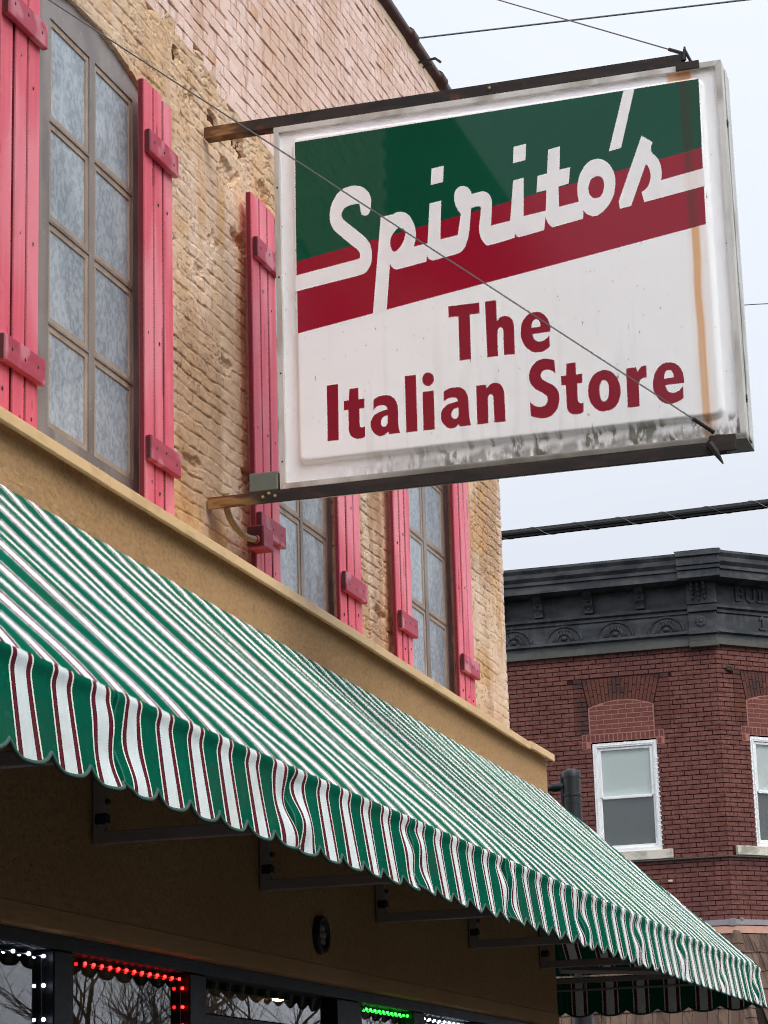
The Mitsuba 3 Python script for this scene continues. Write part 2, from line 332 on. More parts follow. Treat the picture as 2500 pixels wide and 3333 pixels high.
disp = .008 * lump + .0032 * rough - joint * (.0008 + .0034 * np.clip((meshkit.fbm(q * np.array([3, 4, 1]) + 17, 3, 23) - .36) * 5, 0, 1) + .0060 * msk) - .0070 * crack * (.12 + cmask) + .0022 * rnd
for (py, pz, ry, rz, dp) in [(8.38, 5.885, .03, .03, .02), (8.97, 5.99, .09, .035, .02), (8.49, 5.76, .02, .03, .02), (8.555, 5.77, .02, .035, .02), (8.80, 5.78, .05, .03, .02), (9.09, 5.77, .09, .06, .018),
                             (8.97, 5.60, .12, .05, .020), (9.39, 5.68, .06, .05, .02), (9.11, 5.35, .10, .045, .022), (8.92, 4.75, .07, .035, .014), (8.53, 4.24, .09, .035, .016), (8.78, 5.24, .05, .04, .01),
                             (9.16, 4.30, .10, .06, .02), (11.0, 4.13, .10, .035, .022), (8.62, 5.05, .05, .03, .01)]:
    e = np.sqrt(((Y - py) / ry) ** 2 + ((Z - pz) / rz) ** 2) + 1.7 * (meshkit.fbm(q * np.array([24, 34, 1]), 3, 71) - .5)
    disp -= dp * np.clip((1.0 - e) * 4, 0, 1) * (.6 + .8 * meshkit.fbm(q * 60, 2, 72))
for (wy0, wy1, wz0) in ((7.060, 8.052, 3.90), (9.42, 10.325, 3.85), (11.40, 12.372, 3.85)):       # openings of the painted windows
    rag_ = .012 * (meshkit.fbm(q * 30, 2, 91) - .5); a_ = np.clip((Y - wy0) / (wy1 - wy0), 0, 1)
    inside = (Y > wy0 + .012 + rag_) & (Y < wy1 - .012 + rag_) & (Z > wz0) & (Z < 5.572 + .08 * (1 - (2 * a_ - 1) ** 2) + rag_)
    disp = np.where(inside, -.09, disp)
over = np.clip((Z - bound(Y)) / .030, -1, 1)
disp = np.where(over > 0, disp * (1 - over) - .030 * over, disp)
put(STORE + '__wall', grid(np.stack([XW + .004 + disp, Y, Z], -1)), M_PLASTER, smooth=True)
put(STORE + '__wall', [box(-7.5, XW - .045, -7.0, YE - .02, 3.70, 7.46), box(XW - .045, XW - .005, -7.0, 5.41, 3.72, 6.2)], M_PLASTER)
put(STORE + '__mortar', box(XW - .044, XW - .014, -7.0, YE - .005, 5.75, 7.46), M_MORTAR)
# bricks of the upper wall: front frustum boxes
def brick(x1, y0, y1, z0, z1, dpt=.02, b=.004):
    v = np.array([[x1 - dpt, y0, z0], [x1 - dpt, y1, z0], [x1 - dpt, y1, z1], [x1 - dpt, y0, z1], [x1, y0 + b, z0 + b], [x1, y1 - b, z0 + b], [x1, y1 - b, z1 - b], [x1, y0 + b, z1 - b]])
    f = np.array([[4, 5, 6, 7], [0, 1, 5, 4], [1, 2, 6, 5], [2, 3, 7, 6], [3, 0, 4, 7]])
    return v, f
cand = []
nrow = int((7.44 - 5.80) / .0565)
for r_ in range(nrow):
    z0 = 5.80 + r_ * .0565; y = 6.0 + (.05275 if r_ % 2 else 0) + rng.uniform(-.006, .006); zj = rng.normal(0, .0012)
    while y < YE - .02:
        L = .1055 + rng.normal(0, .004); y1 = min(y + L, YE)
        if z0 + .03 > float(bound(y + L / 2)) - .005:
            g = abs(rng.normal(0, .0012))
            cand.append((brick(XW + .004 + rng.normal(0, .0022), y + .0006 + g, y1 - .0006 - g, z0 + .0008 + zj + abs(rng.normal(0, .0008)), z0 + .0556 + zj - abs(rng.normal(0, .0008)), .022, rng.uniform(.0015, .004)), y, z0))
        y = y1
def vis(y, z):                                   # bricks the picture shows: above the sign's upper arm and inside the frame
    return 8.0 < y < 12.5 and z > 5.9
near = sorted([c for c in cand if vis(c[1], c[2]) and (c[2] - 5.9) > (c[1] - 9.4) * .42], key=lambda c: c[1])[:300]
ids = {id(c) for c in near}
for c in near: put(STORE + '__brick', c[0], M_PINK)
k = put(STORE + '__brickwork', join([c[0] for c in cand if id(c) not in ids]), M_PINK); tag(k, kind='stuff')
put(STORE + '__roof_band', box(XW - .02, XW + .006, 5.4, YE, 7.425, 7.50, .003), M_CREAM)
# clay coping tiles on the parapet
def coping_tile(y):
    th = np.linspace(-.35 * math.pi, .5 * math.pi, 12); out = []
    def ring(yy, r): return np.stack([XW - .10 + (r + .05) * np.cos(th), np.full(12, yy), 7.50 + r * (np.sin(th) + .30) * .62], -1)
    P = np.stack([ring(y, .098), ring(y + .50, .094), ring(y + .515, .108), ring(y + .595, .108), ring(y + .598, .090)])
    return grid(P)
for i in range(14): put(STORE + '__coping_tile', coping_tile(5.42 + .585 * i), M_TILE, smooth=35)
put(STORE + '__roof', box(-7.6, XW - .09, -7.0, YE - .01, 7.45, 7.53), M_TILE)
put(STORE + '__hook', [tube([(XW, 12.02, 7.455), (XW + .10, 12.02, 7.465), (XW + .13, 12.03, 7.44)], .008, 6), tube([(XW, 12.10, 7.46), (XW + .06, 12.10, 7.47)], .006, 6)], M_BLACK)
# painted windows
WF = Frame((XW - .034, 0, 0), (0, 1, 0), (1, 0, 0))
def arch_poly(y0, y1, z0, zs, zt, n=20):
    t = np.linspace(0, 1, n); return Polygon([(y0, z0), (y1, z0)] + [(y1 + (y0 - y1) * a, zs + (zt - zs) * (1 - (2 * a - 1) ** 2)) for a in t])
def painted_window(y0, y1, cols, rows, zb):
    w = fresh(STORE + '__window', {kk.rsplit('__', 1)[0]: 1 for kk in scene if kk.count('__') == 2})
    out = arch_poly(y0, y1, zb, 5.575, 5.655)
    panes = [sbox(a, r[0], b, r[1]) for a, b in cols for r in rows]
    pu = unary_union([p.buffer(.011, join_style=2) for p in panes])
    put(w + '__frame', WF(prism(out.difference(pu), .022)), M_SASH)
    for p in panes:
        b = p.bounds
        put(w + '__putty', WF(prism(p.buffer(.0115, join_style=2).difference(p.buffer(-.011, join_style=2)), .0165)), M_PUTTY)
        put(w + '__pane', WF.box(b[0] - .011, b[2] + .011, b[1] - .011, b[3] + .011, .002, .011), M_PANE)
    put(w + '__sill', WF.box(y0 + .09, y1 - .01, zb - .09, zb + .012, .0, .0235, .003), M_SASH)
R1 = [(4.03, 4.372), (4.402, 4.741), (4.774, 5.115), (5.145, 5.505)]
R2 = [(a - .055, b - .055) for a, b in R1[:3]] + [(5.09, 5.47)]
painted_window(7.06, 8.052, [(7.245, 7.565), (7.634, 7.968)], R1, 4.0)
painted_window(9.42, 10.325, [(9.54, 9.856), (9.911, 10.222)], R2, 3.95)
painted_window(11.40, 12.372, [(11.55, 11.846), (11.925, 12.246)], R2, 3.95)
# shutters: three planks, two battens
def shutter(y0, y1, top, seed, split=False):
    r = np.random.default_rng(seed)
    s = fresh(STORE + '__shutter', {kk.rsplit('__', 1)[0]: 1 for kk in scene if kk.count('__') == 2})
    w = (y1 - y0) / 3
    for i in range(3):
        a = y0 + i * w + (.006 if i else 0) + r.uniform(-.0015, .0015); b = y0 + (i + 1) * w - (.006 if i < 2 else 0) + r.uniform(-.0015, .0015)
        m = box(XW + .037, XW + .06 + r.uniform(-.003, .003), a, b, 3.72, top + r.uniform(-.006, .008), .004)
        v = m[0].copy(); v[:, 1] += (v[:, 2] - 4.6) * r.normal(0, .0012)
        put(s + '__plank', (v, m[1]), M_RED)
    for zc_ in (5.317, 4.122):
        put(s + '__standoff', box(XW + .001, XW + .0368, y0 + .13, y1 - .09, zc_ - .03, zc_ + .03), M_ROSE)
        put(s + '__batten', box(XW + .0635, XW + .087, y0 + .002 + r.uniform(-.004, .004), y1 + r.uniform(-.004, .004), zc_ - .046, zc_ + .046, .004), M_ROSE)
        for i in range(3):
            c = (XW + .087, y0 + (i + .5) * w + r.uniform(-.008, .008), zc_ + r.uniform(-.012, .012)); put(s + '__nail', ball(c, .0058, 1, (.4, 1, 1.2)), M_BLACK)
    for zc_ in (3.98, 5.15, 4.55):
        for i in range(3):
            if r.random() < .7: put(s + '__nail', ball((XW + .061, y0 + (i + .5) * w + r.uniform(-.02, .02), zc_ + r.uniform(-.05, .05)), .005, 1, (.5, 1, 1.5)), M_BLACK)
for i, (a, b) in enumerate([(6.695, 6.999), (7.909, 8.200), (9.085, 9.383), (10.199, 10.518), (11.080, 11.346), (12.218, 12.531)]): shutter(a, b, 5.572 - .004 * i, 100 + i)
# stucco storefront wall, coping, entrance front
put(STORE + '__storefront_wall', box(-7.0, 0.0, -7.0, YE, 2.315, 3.7785, .004), M_STUCCO)
put(STORE + '__wall_lip', box(-.05, .006, -7.0, YE + .002, 2.300, 2.365, .004), M_STUCCO)
cs = [-7.0, 3.6, 7.13, 10.03, 12.90, YE - .012]
for i in range(5):
    a, b = cs[i] + .004, cs[i + 1] - .004
    m = join([box(-.30, .038, a, b, 3.779, 3.7935, .002), box(.0382, .052, a, b, 3.754, 3.7945, .003)])
    v = m[0].copy(); v[:, 2] += .004 * np.sin(i * 2.1) + (v[:, 1] - a) / (b - a) * .006 * (-1) ** i - .003
    put(STORE + '__coping', (v, m[1]), M_COPING)
put(STORE + '__header', box(-.25, -.045, -7.0, YE - .03, 2.252, 2.3148, .004), M_FRAME)
piers = [(-7.0, 5.2), (6.912, 7.056), (8.034, 8.190), (9.670, 10.002), (10.768, 10.955), (11.88, 12.06), (13.25, YE - .03)]
for a, b in piers: put(STORE + '__mullion', box(-.25, -.04, a, b, .12, 2.2518, .004), M_FRAME)
put(STORE + '__transom_bar', box(-.15, -.081, 8.1902, 9.6698, 2.085, 2.130, .004), M_FRAME)
put(STORE + '__door', [box(-.15, -.082, 8.32, 9.55, .13, .35, .004), box(-.15, -.082, 8.32, 8.44, .35, 2.08, .004), box(-.15, -.082, 9.43, 9.55, .35, 2.08, .004), box(-.15, -.082, 8.44, 9.43, 1.98, 2.08, .004)], M_FRAME)
for i in range(len(piers) - 1):
    a, b = piers[i][1], piers[i + 1][0]
    z0 = 2.1302 if i == 2 else .5
    put(STORE + '__pane', (np.array([[-.078, a, z0], [-.078, b, z0], [-.078, b, 2.2515], [-.078, a, 2.2515]]), np.array([[0, 1, 2], [0, 2, 3]])), 'mat_glass')
put(STORE + '__door_pane', (np.array([[-.078, 8.43, .34], [-.078, 9.44, .34], [-.078, 9.44, 1.99], [-.078, 8.43, 1.99]]), np.array([[0, 1, 2], [0, 2, 3]])), 'mat_glass')
put(STORE + '__bulkhead', box(-.16, -.05, -7.0, YE - .03, .14, .4998, .004), M_FRAME)
put(STORE + '__interior', [box(-7.0, -6.9, -7, YE - .05, 0.13, 2.3), box(-7, -.2, -7, -6.9, .13, 2.3), box(-7, -.02, YE - .10, YE - .03, .13, 2.3145), box(-7, -.2, -6.9, YE - .1, .12, .16)], M_DARK)
put(STORE + '__pilaster', box(-.30, .0, YE - .028, YE, .13, 2.3145), M_STUCCO)

# ---------------------------------------------------------------- wall fittings
t = thing('electrical_conduit', 'curved metal conduit running from the sign arm into a red junction box', 'conduit')
C5 = np.array([(-.15, 8.745, 4.16), (-.15, 8.750, 4.115), (-.142, 8.771, 4.06), (-.125, 8.844, 4.019), (-.115, 8.922, 4.014), (-.11, 8.985, 4.024)])
from scipy.interpolate import CubicSpline
tt = np.linspace(0, 5, 26); C5s = CubicSpline(np.arange(6), C5)(tt)
put(t + '__pipe', tube(C5s, .0135, 10), M_PIPE, smooth=40)
put(t + '__coupling', tube([C5s[-3], C5s[-1]], .018, 10), M_RED, smooth=40)
put(t + '__junction_box', box(-.15, -.078, 8.975, 9.096, 3.992, 4.082, .005), M_ROSE)
t = thing('wall_medallion', 'round dark medallion on the wall under the awning', 'medallion')
MF = Frame((0, 9.325, 2.478), (0, 1, 0), (1, 0, 0))
v, f = lathe([(0, .016), (.052, .016), (.056, .026), (.070, .028), (.076, .020), (.076, -.002)], 36); put(t + '__plate', MF((v, f)), M_BLACK, smooth=35)
rel = [ball((.030 * math.cos(a), .030 * math.sin(a), .016), .014, 1, (1, 1, .5)) for a in np.arange(6) * math.pi / 3] + [ball((0, 0, .017), .016, 1, (1, 1, .6))]
put(t + '__relief', MF(join(rel)), M_BRKT, smooth=True)
def led_string(label, dots, col):
    t = thing('led_light_string', label, 'string lights')
    e = emit('led', col)
    for d in dots: put(t + '__bulb', ball(d, .0060, 1), 'mat_led', smooth=True, emitter=e)
    P = [np.array(d) + (-.008, 0, 0) for d in dots]
    for a, b in zip(P[:-1], P[1:]):
        if np.linalg.norm(b - a) < .16: put(t + '__wire', tube([a, b], .002, 5), M_BLACK)
XL = -.062
led_string('white led lights around the leftmost shop window pane', [(XL, 6.67 - .108 * i, 2.232) for i in range(7)][::-1] + [(XL, 6.778, 2.232), (XL, 6.882, 2.232), (XL, 6.884, 2.145), (XL, 6.885, 2.044), (XL, 6.885, 1.94)], (2.2, 2.5, 3.2))
led_string('red led lights along the top and right side of a shop window', [(XL, 7.192 + .0665 * i, 2.230) for i in range(13)] + [(XL, 8.018, 2.20), (XL, 8.018, 2.137), (XL, 8.018, 2.075), (XL, 8.018, 2.01)], (2.6, .022, .018))
led_string('green led lights in the shop window right of the door', [(XL, 10.135 + .0615 * i, 2.232) for i in range(11)] + [(XL, 10.748, 2.19), (XL, 10.748, 2.12)], (.03, 2.4, .07))
led_string('white led lights in the shop window right of the green lights', [(XL, 11.02 + .085 * i, 2.232) for i in range(10)] + [(XL, 11.85, 2.17), (XL, 11.85, 2.10)], (1.9, 2.2, 2.9))
t = thing('ceiling_lamp', 'small warm lamp glowing inside behind the transom over the door', 'lamp')
put(t + '__shade', tube([(-.55, 10.40, 2.312), (-.55, 10.40, 2.34)], .05, 14), M_BRKT)
put(t + '__bulb', ball((-.55, 10.40, 2.312), .03, 1, (1, 1, .4)), 'mat_led', smooth=True, emitter=emit('led', (5, 3.2, 1.2)))

# ---------------------------------------------------------------- striped awning
AW = thing('striped_awning', 'green and white striped fabric awning with scalloped valance wrapped round the shop corner', 'awning')
P_, ZT, ZF, ZB = .975, 3.580, 2.640, 2.398
ycor = YE + P_
def ucoord(y):
    y = np.asarray(y, float); S = np.array(seamY); i = np.clip(np.searchsorted(S, y, 'right') - 1, 0, len(S) - 2)
    x = (y - S[i]) / (S[i + 1] - S[i]); return 6 * i + .06 + 5.88 * x
def wrinkle(y, h):
    S = np.array(seamY); d = np.abs(y[..., None] - S).min(-1)
    q = np.stack([y * 5, h * 2.2, y * 0], -1); t_ = ucoord(y)
    return .0016 * np.exp(-(d / .018) ** 2) + .012 * (meshkit.fbm(q * np.array([.22, .6, 1]), 2, 81) - .5) + (.0068 - .00025 * (y - 5)) * np.sin(2 * np.pi * t_ / 3 + .9 + 1.2 * np.sin(t_ * .37)) + .0003 * np.cos(2 * np.pi * t_)
brY = [4.1, 5.6, 7.11, 8.65, 10.11, 11.63, 13.10]
def sag(y):
    b = np.array(brY + [14.45]); i = np.clip(np.searchsorted(b, y, 'right') - 1, 0, len(b) - 2); x = np.clip((y - b[i]) / (b[i + 1] - b[i]), 0, 1); return np.sin(np.pi * x) ** 2
ya = np.arange(1.6, ycor + 1e-6, (ycor - 1.6) / 1400); va = np.concatenate([np.linspace(0, .97, 44), [.985, 1.0]])
Yg, Vg = np.meshgrid(ya, va, indexing='ij')
X0 = np.maximum(0, Yg - YE); Xg = X0 + (P_ - X0) * Vg
nrm = np.array([.94, .975]); nrm /= np.linalg.norm(nrm)
h = wrinkle(Yg, Xg) * np.sin(np.pi * np.clip(Vg, 0, 1)) ** .7 - .012 * sag(Yg) * np.sin(np.pi * Vg) + .004 * np.abs(np.sin(np.pi * ucoord(Yg))) * (Vg < .05)
rnd_ = .012 * np.clip((Vg - .9) / .1, 0, 1) ** 2
Zg = ZT - (ZT - ZF) * Xg / P_ + nrm[1] * h - rnd_; Xp = np.maximum(Xg + nrm[0] * h, .003)
put(AW + '__roof_fabric', grid(np.stack([Xp, Yg, Zg], -1)), M_FABRIC, smooth=True, uv=np.stack([ucoord(Yg).ravel(), Xg.ravel()], -1))
# return slope round the corner, over the side street
xs = np.arange(P_, -4.2, -.012); va2 = np.linspace(0, 1, 40); Xs, V2 = np.meshgrid(xs, va2, indexing='ij')
D0 = np.maximum(0, Xs); Dg = D0 + (P_ - D0) * V2
us = (.831 - Xs) / .1845 + .5
Zs = ZT - (ZT - ZF) * Dg / P_ - .02 * np.sin(np.pi * V2) + .012 * (meshkit.fbm(np.stack([Xs * 5, Dg * 2, Xs * 0], -1), 3, 82) - .5) * np.sin(np.pi * V2)
put(AW + '__return_fabric', grid(np.stack([Xs, YE + .004 + Dg, Zs - .002], -1)[:, ::-1]), M_FABRIC, smooth=True, uv=np.stack([us[:, ::-1].ravel(), Dg[:, ::-1].ravel()], -1))
def bottom(u): return ZB + .034 * (1 - np.abs(np.sin(np.pi * u))) ** 1.3
def vshift(y, z):
    S = np.array(seamY); dd = y[..., None] - S; j = np.abs(dd).argmin(-1); d = np.take_along_axis(dd, j[..., None], -1)[..., 0]
    ph = 1.7 * j + .9; k_ = np.clip((ZF - z) / .05, 0, 1); dn = (ZF - z) / .24
    s = .0115 * np.sin(2 * np.pi * (ZF - z) / (.17 + .03 * np.sin(j * 2.3)) + ph + np.sign(d) * .8) * np.exp(-(np.abs(d) / .12) ** 2) * (.6 + .5 * np.sin(j * 1.9) ** 2)
    u = ucoord(y); w = .0045 * np.sin(2 * np.pi * u + j) * dn + .007 * (meshkit.fbm(np.stack([y * 6, z * 3, y * 0], -1), 2, 83) - .5) * dn
    pk = -.012 * np.exp(-(np.abs(d) / .018) ** 2)
    return (s + w + pk) * k_ + .034 * dn ** 1.15
yv = np.arange(3.6, ycor + 1e-6, (ycor - 3.6) / 2000); vv = np.linspace(0, 1, 34)
Yv, Vv = np.meshgrid(yv, vv, indexing='ij'); uv_ = ucoord(Yv); zb = bottom(uv_)
Zv = (ZF - .010) - (ZF - .010 - zb) * Vv
bul = .010 * np.exp(-((ZF - Zv - .02) / .02) ** 2)
Xv = P_ + .004 + vshift(Yv, Zv) + bul
put(AW + '__valance', grid(np.stack([Xv, Yv, Zv], -1)), M_FABRIC, smooth=True, uv=np.stack([uv_.ravel(), (ZF - Zv).ravel()], -1))
bd = tube(np.stack([Xv[:, -1], Yv[:, -1], Zv[:, -1]], -1), .0052, 6); put(AW + '__binding', bd, M_BIND, smooth=True)
Xe, Ve = np.meshgrid(np.arange(P_, -4.2, -.008), vv, indexing='ij'); ue = (.831 - Xe) / .1845 + .5
Ze = (ZF - .012) - (ZF - .012 - bottom(ue)) * Ve; Yend = ycor + .004 + .008 * np.sin(2 * np.pi * ue + 1) * Ve + .02 * (meshkit.fbm(np.stack([Xe * 4, Ze * 3, Xe * 0], -1), 2, 84) - .5) * Ve
put(AW + '__return_valance', grid(np.stack([Xe, Yend, Ze], -1)[:, ::-1]), M_FABRIC, smooth=True, uv=np.stack([ue[:, ::-1].ravel(), (ZF - Ze)[:, ::-1].ravel()], -1))
put(AW + '__binding', tube(np.stack([Xe[:, -1], Yend[:, -1], Ze[:, -1]], -1), .0052, 6), M_BIND, smooth=True)
for y in brY:
    b = fresh(AW + '__bracket', {kk.rsplit('__', 1)[0]: 1 for kk in scene if kk.count('__') == 2})
    put(b + '__post', box(.006, .044, y - .019, y + .019, 2.585, 3.50, .003), M_BRKT)
    put(b + '__arm', box(.044, P_ - .03, y - .019, y + .019, 2.588, 2.626, .003), M_BRKT)
    put(b + '__knuckle', box(.010, .052, y - .024, y + .024, 2.645, 2.685, .008), M_BLACK)
    put(b + '__bolt', ball((.05, y, 2.72), .010, 1), M_BLACK); put(b + '__bolt', ball((.05, y, 2.61), .009, 1), M_BLACK)
put(AW + '__front_bar', box(P_ - .034, P_ - .004, 3.6, ycor - .01, 2.592, 2.622, .003), M_BRKT)
put(AW + '__front_bar', box(-4.2, P_ - .036, ycor - .036, ycor - .006, 2.592, 2.622, .003), M_BRKT)
put(AW + '__corner_brace', tube([(.02, YE + .02, 2.605), (P_ - .04, ycor - .05, 2.605)], .020, 4), M_BRKT)
put(AW + '__hip_rafter', tube([(.01, YE + .01, ZT - .05), (P_ - .03, ycor - .03, ZF - .015)], .016, 6), M_BRKT)
put(AW + '__rod', tube([(-4.2, ycor - .02, 2.552), (P_ - .05, ycor - .02, 2.552)], .007, 6), M_BRKT)
for x in (-.05, .65): put(AW + '__hanger', tube([(x, ycor - .02, 2.552), (x, ycor - .02, 2.60)], .008, 6), M_BRKT)
put(AW + '__rafter', tube([(.33, YE + .36, ZT - .37), (.33, ycor - .03, ZF - .02)], .014, 6), M_BRKT)

